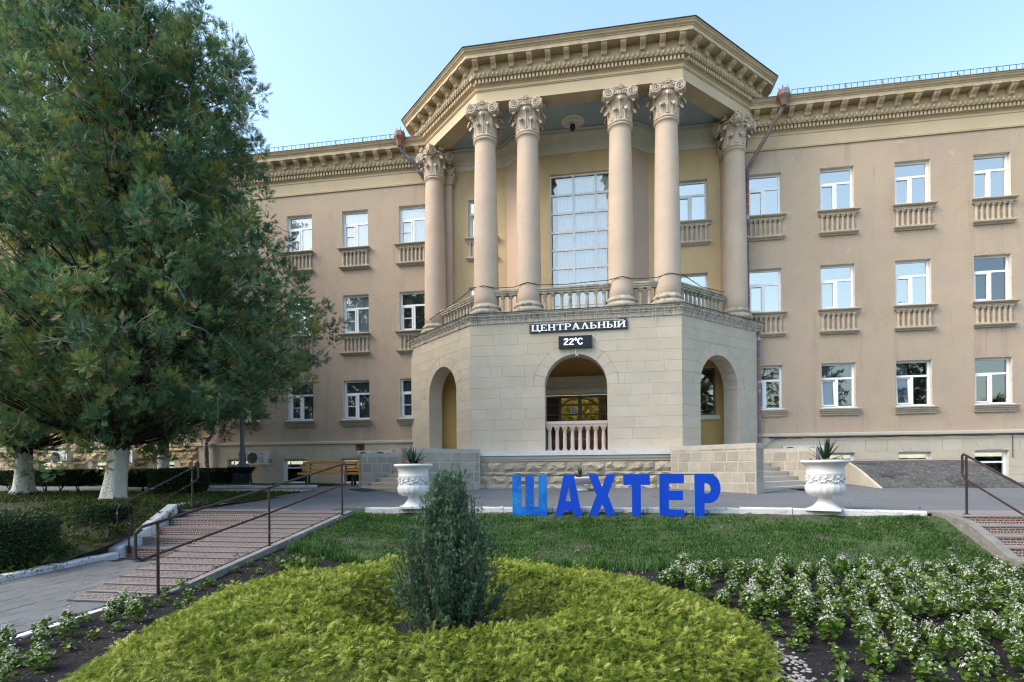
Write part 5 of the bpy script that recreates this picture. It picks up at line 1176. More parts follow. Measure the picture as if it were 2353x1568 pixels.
def conifer(name, label, base, axis, env, nclump, per, zw, trunk_pts, trunk_r, seed, extra=(), ymax=99, size=.21, tintb=0.0):
    global rng
    rng = np.random.default_rng(seed); rd = random.Random(seed)
    t = thing(name, label, 'tree', base, group='tall cypress trees left of the entrance'); inv = Matrix.Translation(-Vector(base))
    obj('trunk', trunk_mesh(trunk_pts, trunk_r, whitebark('whitewashed_bark', base[2], zw), 16, 1.0, seed), t, None, inv)
    zs = np.array([e[0] for e in env]); rr = np.array([e[1] for e in env])
    C, Dc, Sz, Tc, BG = [], [], [], [], []; tp = [Vector(p) for p in trunk_pts]
    def on_trunk(z):
        for a_, b_ in zip(tp[:-1], tp[1:]):
            if a_.z <= z <= b_.z: return a_ + (b_ - a_) * ((z - a_.z) / max(1e-6, b_.z - a_.z))
        return tp[-1] if z > tp[-1].z else tp[0]
    while len(C) < nclump:
        z = rd.uniform(zs[0], zs[-1]); R = np.interp(z, zs, rr)
        if rd.random() > (R / rr.max()) ** .9 + .12: continue
        az = rd.uniform(0, 2 * PI); q = 1 + .16 * wob(az * 1.3, z * .55, 1.0, seed); f = rd.uniform(.72, 1.06)
        tip = Vector((axis[0] + R * q * f * math.cos(az), axis[1] + R * q * f * math.sin(az), z + rd.uniform(-.1, .25)))
        if tip.y > ymax: continue
        ln = (tip - Vector((axis[0], axis[1], z))).length; s0 = on_trunk(max(base[2] + 1.5, z - ln * rd.uniform(.45, .9)))
        mid = s0 * .45 + tip * .55 + Vector((0, 0, -.12 * ln)); tint = rd.gauss(.36 + tintb, .19); BG.append((s0, mid, tip))
        for k in range(rd.randint(9, 14)):
            t_ = 1 - .80 * rd.random() ** 1.5; p = s0 * (1 - t_) ** 2 + mid * (2 * t_ * (1 - t_)) + tip * t_ ** 2; tg = ((mid - s0) * (1 - t_) + (tip - mid) * t_).normalized()
            sp = (.16 + .36 * (1 - t_)) * min(1.7, ln * .45); p = p + Vector((rd.gauss(0, sp), rd.gauss(0, sp), rd.gauss(0, sp * .7)))
            C.append(tuple(p)); dd = tg + Vector((rd.gauss(0, .3), rd.gauss(0, .3), .25 if z > 4 else .0)); Dc.append(tuple(dd)); Sz.append(rd.uniform(.20, .36)); Tc.append(tint + rd.gauss(0, .17))
    for e in extra: C.append(e[:3]); Dc.append((.8, -.2, .5)); Sz.append(e[3]); Tc.append(.3)
    C = np.array(C); Dc = unit(np.array(Dc)); Sz = np.array(Sz); Tc = np.array(Tc)
    n = len(C) * per; idx = np.repeat(np.arange(len(C)), per)
    g = rng.normal(0, 1, (n, 3)); g = unit(g) * (rng.random((n, 1)) ** .45)
    P = C[idx] + Sz[idx][:, None] * g * .55
    D = unit(Dc[idx] * .55 + unit(g) * .9 + rng.normal(0, .22, (n, 3)) + np.array([0, 0, .10]))
    S = size * rng.uniform(.6, 1.25, n); T = np.clip(Tc[idx] + rng.normal(0, .08, n), 0, .83)
    br = rng.random(n) < .055; T[br] = rng.uniform(.88, 1, br.sum())
    V, F, TT = scatter(FEATHER, P, D, S, T, tipg=.24); TT = np.where(np.repeat(br, len(FEATHER[0])), TT, np.minimum(TT, .84))
    obj('crown', npmesh('crown', V, F, CYPRESS, TT), t, None, inv)
    mb = MB()
    for (s0, mid, tip) in BG:
        pts = [s0 * (1 - t_) ** 2 + mid * (2 * t_ * (1 - t_)) + tip * t_ ** 2 + Vector((rd.gauss(0, .03), rd.gauss(0, .03), rd.gauss(0, .03))) for t_ in (0, .2, .4, .6, .8, 1)]
        mb.tube(pts, [.045, .034, .024, .016, .010, .004], 4)
    tag(mb.build('limbs', BARK, t, inv=inv), kind='stuff')
    mb = MB()
    for i in range(len(C)):   # bare grey twigs showing among the leaves
        if rd.random() < .22:
            c = Vector(C[i]) + Vector(Dc[i]) * .3; p = [c]
            dd = Vector((rd.uniform(-1, 1), rd.uniform(-1, 1), rd.uniform(-.9, .3)))
            for q in range(5): dd = (dd + Vector((rd.uniform(-.6, .6), rd.uniform(-.6, .6), rd.uniform(-.5, .3)))).normalized(); p.append(p[-1] + dd * rd.uniform(.08, .2))
            mb.tube(p, [.011, .010, .009, .008, .006, .003], 4)
    tag(mb.build('twigs', TWIG, t, inv=inv), kind='stuff')
    return t
conifer('cypress_tree', 'large leaning cypress with whitewashed trunk nearest the steps', (-12.2, 12.4, .03), (-11.75, 12.3), [(2.55, 1.3), (2.8, 3.0), (3.2, 4.1), (4.0, 4.65), (5.6, 4.4), (7, 3.5), (8.5, 3.2), (10, 2.95), (11.4, 2.7), (12.3, 2.3), (13.0, 1.5), (13.5, .5)], 4000, 23, 1.40,
        [(-12.2, 12.4, -.1), (-12.18, 12.4, .22), (-12.12, 12.4, .7), (-12.0, 12.4, 1.6), (-11.82, 12.4, 2.6), (-11.75, 12.4, 5), (-11.7, 12.4, 8.5), (-11.6, 12.4, 12)], [.42, .285, .235, .21, .20, .18, .13, .05], 101,
        extra=[(-8.15, 11.6, 10.55, .42), (-8.5, 11.7, 10.2, .4), (-8.9, 11.8, 9.9, .4), (-7.95, 11.5, 10.0, .3), (-8.1, 11.6, 9.2, .35), (-6.75, 11.6, 3.95, .42), (-7.1, 11.7, 3.6, .5), (-7.0, 11.7, 4.6, .45), (-8.0, 11.6, 7.2, .4), (-7.75, 11.5, 6.7, .4), (-7.4, 11.6, 5.9, .5), (-7.2, 11.7, 5.3, .5)] + [(-9.9 + .045 * k + .2 * math.sin(k * 5.1), 11.6 + .5 * math.sin(k * 2.3), 2.75 - .5 * abs(math.sin(k * 1.9)), .3) for k in range(34)])
conifer('cypress_tree', 'tall cypress with whitewashed trunk at the left picture edge', (-18.4, 15.3, .12), (-18.2, 15.2), [(2.0, 1.5), (2.8, 3.2), (4, 4.2), (6, 4.6), (8.5, 4.2), (11, 3.6), (13, 2.9), (14.6, 1.9), (15.8, .7)], 2300, 22, 1.45,
        [(-18.4, 15.3, .0), (-18.4, 15.3, .35), (-18.4, 15.3, .9), (-18.4, 15.3, 2.0), (-18.35, 15.3, 4), (-18.3, 15.3, 9), (-18.2, 15.3, 14)], [.40, .27, .23, .215, .20, .16, .05], 202, size=.235, tintb=.12)
conifer('cypress_tree', 'cypress behind the hedge with a straight half-whitewashed trunk', (-17.3, 19.9, .27), (-16.6, 18.4), [(3.4, 1.4), (4.0, 2.4), (5, 2.9), (7.5, 2.8), (10, 2.4), (12, 1.6), (13.2, .6)], 850, 22, 1.5,
        [(-17.3, 19.9, .1), (-17.3, 19.9, .5), (-17.3, 19.9, 1.4), (-17.28, 19.85, 3), (-17.0, 19.3, 6), (-16.8, 18.8, 11)], [.28, .21, .19, .185, .16, .05], 303, ymax=21.0, size=.25)
rng = np.random.default_rng(5)
# trees behind the photographer: they are what the windows and the door mirror
def back_tree(label, x, y, h, r, mat, seed, kind, dn=75):
    rd = random.Random(seed); g = np.random.default_rng(seed)
    t = thing('deciduous_tree' if kind else 'fir_tree', label, 'tree', (x, y, -1.0), group='trees across the garden')
    mb = MB(); mb.tube([(0, 0, 0), (.1, 0, h * .3), (0, .1, h * .6), (0, 0, h * .92)], [.28, .22, .14, .03], 8)
    nb = 26; C = []
    for k in range(nb):
        z = h * (.22 + .75 * (k + .5) / nb); q = (math.sin(PI * (z / h - .12) / .95) ** .7 if kind else (1 - z / h) ** .8 + .08) * r; a = k * 2.4
        c = (q * .7 * math.cos(a), q * .7 * math.sin(a), z); C.append((c, .55 * q + .3)); mb.tube([(0, 0, z - .6), (c[0] * .5, c[1] * .5, z - .2), c], [.06, .04, .015], 4)
    mb.build('trunk', BARK, t)
    Ps = []
    for c, s in C: Ps.append(np.array(c) + unit(g.normal(0, 1, (dn, 3))) * (g.random((dn, 1)) ** .4) * s * np.array([1, 1, .75]))
    P = np.concatenate(Ps); V, F, T = scatter(LIGHT, P, g.normal(0, 1, P.shape), g.uniform(.4, .7, len(P)), g.random(len(P)))
    obj('crown', npmesh('crown', V, F, mat, T), t)
for k, (x, y, h, r, kd) in enumerate(((-2.6, -15, 9.5, 4.0, 1), (3.4, -14, 10.5, 3.0, 0), (8.5, -17, 14, 3.2, 0), (.8, -19, 11, 4.2, 1), (-6, -21, 11, 4.2, 1), (15, -15, 13, 4.4, 1), (22, -19, 15, 4, 0), (29, -17, 18, 4.5, 0), (-9, -17, 12.5, 3.6, 0), (-16, -15, 11, 4.2, 1), (-24, -18, 15, 4.2, 0), (-33, -18, 14, 4.6, 1))):
    back_tree(['tall dark fir mirrored in the windows, behind the viewpoint', 'yellow autumn tree mirrored in the windows, behind the viewpoint'][kd], x, y, h, r, MAPLE if kd else GREENT, 900 + k, kd, 230 if x in (-2.6, .8, -6) else 75)

g = np.random.default_rng(44); n = 9000; xx = g.uniform(-75, 75, n); hh = 9.5 + 2.5 * np.sin(xx * .21) + 2 * np.sin(xx * .53 + 1) + 1.2 * np.sin(xx * 1.3)
P = np.stack([xx, -30 + g.normal(0, 2.0, n), -1 + hh * g.random(n) ** .75], 1); V, F, T = scatter(LIGHT, P, g.normal(0, 1, (n, 3)), g.uniform(1.2, 2.2, n), np.clip(g.normal(.5, .25, n), 0, 1))
tag(obj('distant_wood', npmesh('distant_wood', V, F, GREENT, T)), 'far wood across the garden, seen mirrored in the windows', 'trees', kind='stuff')
# ---------------------------------------------------------------- golden mound and juniper
MC = np.array([-1.66, 5.25]); HC = np.array([-1.50, 5.42])
def mound_h(x, y):
    dx, dy = x - MC[0], y - MC[1]; r = np.hypot(dx, dy); a = np.arctan2(dy, dx)
    R = 3.08 * (1 + .035 * np.sin(3 * a + 1) + .03 * np.sin(5 * a)); q = np.clip(r / R, 0, 1)
    out = np.clip(1 - q ** 3.2, 0, 1) ** .62
    rh = np.hypot((x - HC[0]) * .92, (y - HC[1]) * 1.0); t = np.clip((rh - .62) / .62, 0, 1); hole = .02 + .98 * t * t * (3 - 2 * t)
    return (.51 + .07 * wob(x, y, 1.1) + .05 * wob(x, y, 2.6, 2)) * out * hole, (q < .995)
gm = thing('golden_conifer_mound', 'broad ring-shaped mound of clipped golden conifer in the foreground', 'shrub', (MC[0], MC[1], -.8)); GI = Matrix.Translation((-MC[0], -MC[1], .8))
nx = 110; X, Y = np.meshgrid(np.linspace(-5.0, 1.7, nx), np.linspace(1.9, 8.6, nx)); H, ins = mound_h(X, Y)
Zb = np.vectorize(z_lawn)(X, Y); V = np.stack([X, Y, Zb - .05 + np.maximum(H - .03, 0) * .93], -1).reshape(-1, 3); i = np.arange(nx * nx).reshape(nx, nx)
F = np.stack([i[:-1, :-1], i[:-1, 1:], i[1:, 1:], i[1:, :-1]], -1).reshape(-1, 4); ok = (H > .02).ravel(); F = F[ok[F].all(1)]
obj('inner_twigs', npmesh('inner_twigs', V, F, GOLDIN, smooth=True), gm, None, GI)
n = 112000; P = np.stack([rng.uniform(-5.0, 1.7, n), rng.uniform(2.6, 8.6, n)], 1); H, ins = mound_h(P[:, 0], P[:, 1]); keep = ins & (H > .015) & ((P[:, 1] > 3.6) | (rng.random(n) < .5)); P = P[keep]; H = H[keep]; n = len(P)
e = .03; hx = (mound_h(P[:, 0] + e, P[:, 1])[0] - H) / e; hy = (mound_h(P[:, 0], P[:, 1] + e)[0] - H) / e
Nn = unit(np.stack([-hx, -hy, np.ones(n)], 1)); rad = unit(np.stack([P[:, 0] - MC[0], P[:, 1] - MC[1], np.zeros(n)], 1)); zb = np.vectorize(z_lawn)(P[:, 0], P[:, 1])
fl = np.stack([np.sin(P[:, 0] * 3.1 + P[:, 1] * 1.3), np.cos(P[:, 1] * 2.7 - P[:, 0] * 1.9), np.zeros(n)], 1)
cell = .10; ci = np.floor(P / cell).astype(int); ci -= ci.min(0); jx = rng.uniform(.15, .85, (ci[:, 0].max() + 1, ci[:, 1].max() + 1, 2)); jb = rng.normal(0, 1, jx.shape[:2])
dv = P - (np.floor(P / cell) + jx[ci[:, 0], ci[:, 1]]) * cell; dvn = np.linalg.norm(dv, axis=1); cb_ = jb[ci[:, 0], ci[:, 1]]
tuft = np.stack([dv[:, 0], dv[:, 1], 0 * dvn], 1) / np.maximum(dvn, .02)[:, None]
D = unit(Nn * .38 + rad * .25 + tuft * .55 + rng.normal(0, .42, (n, 3)))
P3 = np.stack([P[:, 0], P[:, 1], zb - .05 + H * .96], 1) + Nn * (rng.uniform(-.045, .02, n) + .045 * np.clip(1 - dvn / .08, 0, 1) + .020 * cb_ - .02)[:, None]
S = rng.uniform(.045, .10, n); T = np.clip(.36 + .30 * np.clip(1 - dvn / .08, -.4, 1) - .12 + .10 * cb_ + .20 * wob(P[:, 0], P[:, 1], 2.1, 1) + .16 * wob(P[:, 0], P[:, 1], 6, 3) + rng.normal(0, .16, n), 0, 1)  # raised tufts lighter, gaps between them darker: shade put into the tint
V, F, TT = scatter(FINE, P3, D, S, T, up=Nn, spin=.8, tipg=.45)
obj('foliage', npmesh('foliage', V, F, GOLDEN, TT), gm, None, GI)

jn = thing('juniper_shrub', 'dark green upright juniper growing in the middle of the golden mound', 'shrub', (-1.49, 5.37, -.78)); JI = Matrix.Translation((1.49, -5.37, .78))
rdj = np.random.default_rng(77); ns = 540; Pj, Dj, Tj, Sj = [], [], [], []; mb = MB()
for k in range(ns):
    a = rdj.uniform(0, 2 * PI); z0 = rdj.uniform(.05, .5); zt = .22 + 1.42 * rdj.random() ** .8
    rm = np.interp(zt, [.2, .45, .8, 1.1, 1.35, 1.55, 1.70], [.48, .58, .52, .41, .29, .17, .04]) * rdj.uniform(.45, 1.06)
    p0 = np.array([.06 * math.cos(a), .06 * math.sin(a), z0 * .35]); p1 = np.array([rm * math.cos(a), rm * math.sin(a), zt]); pm = (p0 + p1) / 2 + np.array([.25 * rm * math.cos(a), .25 * rm * math.sin(a), -.08])
    m = 44; t = rdj.uniform(.28, 1.0, m) ** .8; q = ((1 - t)[:, None] ** 2) * p0 + (2 * t * (1 - t))[:, None] * pm + (t[:, None] ** 2) * p1
    tan = unit(2 * (1 - t)[:, None] * (pm - p0) + 2 * t[:, None] * (p1 - pm)); Pj.append(q + rdj.normal(0, .022, (m, 3))); Dj.append(tan * .8 + rdj.normal(0, .55, (m, 3)) + np.array([0, 0, .25])); Tj.append(np.clip(rdj.normal(.42, .2, m) + .18 * (t - .6) + (.25 if k % 9 == 0 else 0), 0, 1)); Sj.append(rdj.uniform(.032, .066, m))
    if k % 4 == 0: mb.tube([p0, pm, p1], [.012, .008, .003], 4)
Pj = np.concatenate(Pj) + np.array([-1.49, 5.37, -.78]); V, F, TT = scatter(FEATHER, Pj, np.concatenate(Dj), np.concatenate(Sj), np.concatenate(Tj), tipg=.35); obj('foliage', npmesh('foliage', V, F, JUNIPER, TT), jn, None, JI)
st_ = mb.build('stems', STEM, jn); st_.matrix_basis = Matrix.Identity(4)
# cobweb veils are left out: they are films of a few pixels

# ---------------------------------------------------------------- grass
def blades(n, x0, x1, y0, y1, zf, dens, hmin, hmax, mat, name, label=None, tb=.45, wd=.006):
    P = np.stack([rng.uniform(x0, x1, n), rng.uniform(y0, y1, n)], 1); P = P[rng.random(n) < dens(P[:, 0], P[:, 1])]; n = len(P)
    z = np.vectorize(zf)(P[:, 0], P[:, 1]); h = rng.uniform(hmin, hmax, n) * (1 + .4 * wob(P[:, 0], P[:, 1], 3)); a = rng.uniform(0, 2 * PI, n); lean = rng.uniform(.1, .9, n); w_ = wd * rng.uniform(.6, 1.4, n)
    ca, sa = np.cos(a), np.sin(a); B = np.stack([P[:, 0], P[:, 1], z - .01], 1); sd = np.stack([-sa, ca, 0 * a], 1) * w_[:, None]; M1 = B + np.stack([ca * h * lean * .35, sa * h * lean * .35, h * .62], 1); E_ = B + np.stack([ca * h * lean, sa * h * lean, h * (1 - .35 * lean)], 1)
    V = np.stack([B - sd, B + sd, M1 + sd * .8, M1 - sd * .8, E_], 1).reshape(-1, 3); k = (np.arange(n) * 5)[:, None, None]
    F = (np.array([[0, 1, 2], [0, 2, 3], [3, 2, 4]])[None] + k).reshape(-1, 3); T = np.clip(tb + .22 * wob(P[:, 0], P[:, 1], 1.7, 4) + rng.normal(0, .18, n), 0, 1); T[rng.random(n) < .045] = .97
    return tag(obj(name, npmesh(name, V, F, mat, np.repeat(T, 5))), label, 'grass', kind='stuff')
def lawn_d(x, y):
    d_ = np.clip(.72 + .75 * wob(x, y, .9, 2) + .25 * wob(x, y, 3.1, 5), .12, 1); d_ *= np.clip((11.78 - np.interp(x, [2.7, 4.6, 5.75], [0, .3, .7]) - y) / .35, .04, 1)
    bare = np.exp(-((y - (10.62 - .42 * (x - 3.3))) / .14) ** 2) * (x > 3.0) * (x < 4.9); d_ = d_ * (1 - .9 * bare)
    return d_ * (1 - .75 * np.exp(-(((x - 3.4) / 1.1) ** 2 + ((y - 11.35) / .25) ** 2)))
blades(135000, -5.3, 5.75, 8.75, 11.8, z_lawn, lawn_d, .028, .075, GRASSM, 'lawn_grass', 'short green grass on the slope below the blue letters')
blades(9000, -5.2, 5.8, 8.6, 8.95, z_lawn, lambda x, y: .5 + 0 * x, .08, .2, GRASSM, 'border_grass', 'taller grass tufts along the foot of the lawn slope')
blades(60000, -22, -9.3, 9, 17.1, z_gard, lambda x, y: np.clip((.15 + .9 * wob(x, y, .5, 1) + np.clip((y - 12.0) * .3, -.4, .7)), .02, 1), .05, .12, WEEDM, 'garden_grass', 'thin shaded grass under the cypress trees', .35, .012)
blades(9000, -15.8, -10.3, 18.8, 20.6, lambda x, y: gz(y) + .03, lambda x, y: 1 + 0 * x, .05, .11, GRASSM, 'verge_grass', 'narrow grass verge by the lamp post', .7, .012)

# ---------------------------------------------------------------- leafy small plants
def tpl_round(n=7, cup=.25):
    V = [(0, 0, 0), (0, .5, -.03)]; F = []
    for k in range(n + 1):
        a = -PI * .5 + .35 + (2 * PI - .7) * k / n; V.append((.46 * math.cos(a) * 1.0, .5 + .5 * math.sin(a), cup * .3 * abs(math.cos(a))))
    F += [(0, 2, 1), (0, 1, n + 2)] + [(1, k + 2, k + 3) for k in range(n)]
    return np.array(V), np.array(F)
ROUND = tpl_round()
def tpl_flower(p=4):
    V = [(0, 0, .0)]; F = []
    for k in range(p):
        a = 2 * PI * k / p; s = len(V); w_ = .55 if k % 2 else .42; r = 1.0 if k % 2 == 0 else .8
        V += [(r * .6 * math.cos(a - w_), r * .6 * math.sin(a - w_), .22), (r * math.cos(a - .25), r * math.sin(a - .25), .12), (r * math.cos(a + .25), r * math.sin(a + .25), .12), (r * .6 * math.cos(a + w_), r * .6 * math.sin(a + w_), .22)]
        F += [(0, s, s + 1), (0, s + 1, s + 2), (0, s + 2, s + 3)]
    return np.array(V), np.array(F)
FLOW = tpl_flower()
def begonia(seed, h, r, nl, nf):
    g = np.random.default_rng(seed)
    d = unit(g.normal(0, 1, (nl, 3)) + np.array([0, 0, .25])); q = g.random((nl, 1)) ** .45; P = d * q * np.array([r, r, h * .46]) + np.array([0, 0, h * .46]); P[:, 2] = np.maximum(P[:, 2], .02)
    out = unit(P * np.array([1, 1, 0]) + 1e-3 + g.normal(0, .03, (nl, 3))); D = unit(out + np.array([0, 0, .25]) + g.normal(0, .35, (nl, 3))); S = g.uniform(.032, .060, nl)
    leaf = scatter(ROUND, P, D, S, np.clip(g.normal(.5, .22, nl), 0, 1), up=np.tile([0, 0, 1.0], (nl, 1)) + out * .4, spin=.7)
    L_ = npmesh('foliage', *leaf[:2], BEGONIA, leaf[2], True)
    a = g.uniform(0, 2 * PI, nf); q = g.random(nf) ** .5; P = np.stack([np.cos(a) * q * r * .95, np.sin(a) * q * r * .95, h * (.98 - .42 * q ** 2) + g.uniform(-.03, .05, nf)], 1)
    D = unit(np.stack([-np.sin(a), np.cos(a), 0 * a], 1) + g.normal(0, .3, (nf, 3))); f = scatter(FLOW, P, D, g.uniform(.008, .0165, nf), g.random(nf), up=np.stack([np.cos(a) * q, np.sin(a) * q - .35, .8 + 0 * a], 1), spin=.6)
    return L_, npmesh('blossoms', *f[:2], PETAL, f[2])
BEG = [begonia(500 + k, .25 + .02 * (k % 3), .100 + .012 * (k % 2), 105, 30 + 9 * (k % 3)) for k in range(8)]; BEGS = [begonia(600 + k, .15, .07, 36, 4) for k in range(4)]
def plant(x, y, z, s, small, label, grp):
    t = thing('begonia_plant', label, 'flower', (x, y, z), random.uniform(0, 6.28), grp); t.scale = (s * random.uniform(.9, 1.1), s * random.uniform(.9, 1.1), s * random.uniform(.9, 1.15)); L_, B_ = random.choice(BEGS if small else BEG)
    obj('foliage', L_, t); obj('blossoms', B_, t)
random.seed(21); cnt = 0
for r_ in range(22):
    for q in range(22):
        v = 9.0 - q * .235
        x = 1.25 + r_ * .290 - (9.0 - v) * .33 + random.uniform(-.055, .055); y = v + random.uniform(-.07, .07) + .027 * r_
        dm = math.hypot(x - MC[0], y - MC[1])
        if dm < 3.28 or y < 4.1 or x > 6.2 or y > 8.78 + .016 * r_ or (x > 5.3 and y < 5.5): continue
        if dm < 3.75 and y < 6.4: sm_ = True
        else: sm_ = random.random() < .05
        if random.random() < .12: continue
        d_ = -.166 * x + .986 * y; lat = (.986 * x + .166 * y) / d_
        if lat > .98 or d_ < 4.15: continue
        cnt += 1; plant(x, y, z_lawn(x, y) - .01, random.uniform(.72, 1.08) * (1 if not sm_ else .9), sm_, 'small sparse begonia seedling beside the golden mound' if sm_ else 'white-flowering begonia in the rows right of the golden mound', 'begonia seedlings beside the mound' if sm_ else 'begonias planted in rows right of the mound')
for r_ in range(4):
    for q in range(18):
        x = -5.70 + r_ * .31 + random.uniform(-.05, .05); y = 3.55 + q * .27 + random.uniform(-.06, .06)
        if math.hypot(x - MC[0], y - MC[1]) < 3.3 or y > 8.4: continue
        if random.random() < (.55 if y > 6.9 else .22): continue
        plant(x, y, z_lawn(x, y) - .02, random.uniform(.7, .95), y > 6.0 or random.random() < .3, 'begonia with few white flowers in the strip beside the path', 'begonias in the strip beside the path')
print('plants', cnt)
def leafy(name, label, cat, loc, boxes, n, size, mat, tm=.45, seed=1, rnd=.25, stems=None, stem_mat=STEM, group=None):
    """clipped bush: leaves over rounded boxes (cx,cy,cz,rx,ry,rz)"""
    g = np.random.default_rng(seed); t = thing(name, label, cat, loc, group=group); Ps, Ds = [], []
    for (cx, cy, cz, rx, ry, rz) in boxes:
        m = n // len(boxes); d = g.uniform(-1, 1, (m, 3)); ax = g.integers(0, 3, m); d[np.arange(m), ax] = np.sign(d[np.arange(m), ax]); d = d / (np.abs(d) ** 6).sum(1, keepdims=True) ** (1 / 6)
        q = 1 - .30 * g.random((m, 1)) ** 2 + g.normal(0, .025, (m, 1)); Ps.append(d * q * np.array([rx, ry, rz]) + np.array([cx, cy, cz])); Ds.append(d ** 3 + g.normal(0, .55, (m, 3)))
    P = np.concatenate(Ps); D = np.concatenate(Ds); nn = len(P); lf = scatter(DIAMOND, P, D, g.uniform(.6, 1.3, nn) * size, np.clip(g.normal(tm, .2, nn), 0, 1)); obj('foliage', npmesh('foliage', *lf[:2], mat, lf[2]), t)
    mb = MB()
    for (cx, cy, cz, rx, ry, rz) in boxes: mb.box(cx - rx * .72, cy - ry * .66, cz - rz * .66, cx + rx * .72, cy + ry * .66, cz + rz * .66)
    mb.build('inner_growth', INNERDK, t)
    if stems:
        mb = MB()
        for p in stems: mb.tube(p, [.022] + [.014] * (len(p) - 2) + [.008], 5)
        mb.build('stems', stem_mat, t)
    return t
rd = random.Random(9)
def hstems(x0, x1, n, z0, z1):
    out = []
    for k in range(n):
        x = x0 + (x1 - x0) * (k + rd.random() * .6) / n
        for q in range(3): out.append([(x, rd.uniform(-.05, .05), z0), (x + rd.uniform(-.06, .06), rd.uniform(-.1, .1), (z0 + z1) / 2), (x + rd.uniform(-.18, .18), rd.uniform(-.2, .2), z1)])
    return out
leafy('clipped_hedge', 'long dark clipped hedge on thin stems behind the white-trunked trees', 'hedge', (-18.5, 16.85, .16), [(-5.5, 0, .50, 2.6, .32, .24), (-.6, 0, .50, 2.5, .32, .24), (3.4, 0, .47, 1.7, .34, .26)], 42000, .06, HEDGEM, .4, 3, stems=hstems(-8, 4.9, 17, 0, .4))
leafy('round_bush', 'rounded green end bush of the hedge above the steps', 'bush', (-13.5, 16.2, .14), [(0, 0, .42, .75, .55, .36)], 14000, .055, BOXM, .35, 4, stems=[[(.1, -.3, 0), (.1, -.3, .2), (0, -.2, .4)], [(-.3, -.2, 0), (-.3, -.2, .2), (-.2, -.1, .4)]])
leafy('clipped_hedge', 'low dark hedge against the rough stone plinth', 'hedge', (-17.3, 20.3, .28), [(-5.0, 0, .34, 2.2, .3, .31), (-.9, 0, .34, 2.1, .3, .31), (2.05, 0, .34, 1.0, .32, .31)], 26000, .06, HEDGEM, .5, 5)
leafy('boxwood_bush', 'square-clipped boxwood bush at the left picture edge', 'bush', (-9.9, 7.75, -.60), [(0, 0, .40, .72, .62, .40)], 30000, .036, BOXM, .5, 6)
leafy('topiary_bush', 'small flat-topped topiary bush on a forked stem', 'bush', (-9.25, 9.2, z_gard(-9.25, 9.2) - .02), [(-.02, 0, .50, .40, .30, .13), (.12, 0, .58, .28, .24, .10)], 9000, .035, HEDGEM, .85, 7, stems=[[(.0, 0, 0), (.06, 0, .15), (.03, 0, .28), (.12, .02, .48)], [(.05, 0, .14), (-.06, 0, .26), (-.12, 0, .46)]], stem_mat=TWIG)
def weeds(name, label, spots, seed, mat, s0, s1, per=26, grp=None):
    g = np.random.default_rng(seed); parts = []
    for (x, y, z) in spots:
        P = np.array([x, y, z]) + g.normal(0, .11, (per, 3)) * np.array([1, 1, .0]) + np.array([0, 0, 1]) * g.uniform(.01, .12, (per, 1)); D = g.normal(0, .8, (per, 3)) + np.array([0, 0, .5]); parts.append(scatter(LIGHT if mat is WEEDM else ROUND, P, D, g.uniform(s0, s1, per), np.clip(g.normal(.5, .28, per), 0, 1)))
    V, F, T = join(parts); return tag(obj(name, npmesh(name, V, F, mat, T)), label, 'weeds', kind='stuff')
rdw = random.Random(4)
weeds('garden_weeds', 'leafy ground cover in the shaded bed beside the steps', [(x, y, z_gard(x, y)) for x, y in [(rdw.uniform(-12.2, -9.15), rdw.uniform(7.0, 12.2)) for _ in range(330)]], 3, WEEDM, .05, .13)
weeds('ramp_weeds', 'leafy weeds along the right foot of the ramp', [(rdw.uniform(-5.25, -4.5), rdw.uniform(7.9, 9.3), -.66) for _ in range(16)], 4, BEGONIA, .05, .10)
weeds('path_moss', 'weeds growing along the white path kerb', [(-8.88 + rdw.uniform(-.03, .05), rdw.uniform(6.4, 8.4), -.74) for _ in range(12)], 5, WEEDM, .03, .06, 14)

# ---------------------------------------------------------------- pebbles, stones
def stone_mesh(seed, mat, name='pebble'):
    rd_ = random.Random(seed); mb = MB(); V = []
    for j, (z, r) in enumerate(((0, .7), (.3, 1), (.62, .8), (.8, .35))):
        for i in range(7): a = 2 * PI * i / 7 + .3 * j; q = r * rd_.uniform(.85, 1.12); V.append((q * math.cos(a), q * .72 * math.sin(a), z * rd_.uniform(.9, 1.1)))
    F = [(j * 7 + i, j * 7 + (i + 1) % 7, (j + 1) * 7 + (i + 1) % 7, (j + 1) * 7 + i) for j in range(3) for i in range(7)] + [tuple(range(21, 28))]
    return mb.add(V, F).mesh(name, mat, True)
PB = [stone_mesh(k, PEBBLE) for k in range(5)]
random.seed(33); made = 0; pts = []
while made < 285:
    a = random.uniform(-.52, .12); r = random.uniform(3.02, 3.34); x = MC[0] + r * math.cos(a); y = MC[1] + r * math.sin(a)
    if any((x - p) ** 2 + (y - q) ** 2 < .030 ** 2 for p, q in pts[-400:]): made += .2; continue
    pts.append((x, y)); made += 1; s = random.uniform(.020, .034)
    o = obj('pebble', random.choice(PB)); o.location = (x, y, z_lawn(x, y) - .008); o.scale = (s, s, s * .6); o.rotation_euler = (random.uniform(-.2, .2), random.uniform(-.2, .2), random.uniform(0, 6)); tag(o, 'pale rounded pebble in the band beside the golden mound', 'pebble', 'pebbles beside the golden mound')
o = obj('field_stone', stone_mesh(77, ROCK, 'field_stone')); o.location = (5.4, 9.85, z_lawn(0, 9.85) - .03); o.scale = (.15, .14, .12); tag(o, 'grey stone lying in the lawn near the right-hand steps', 'stone')
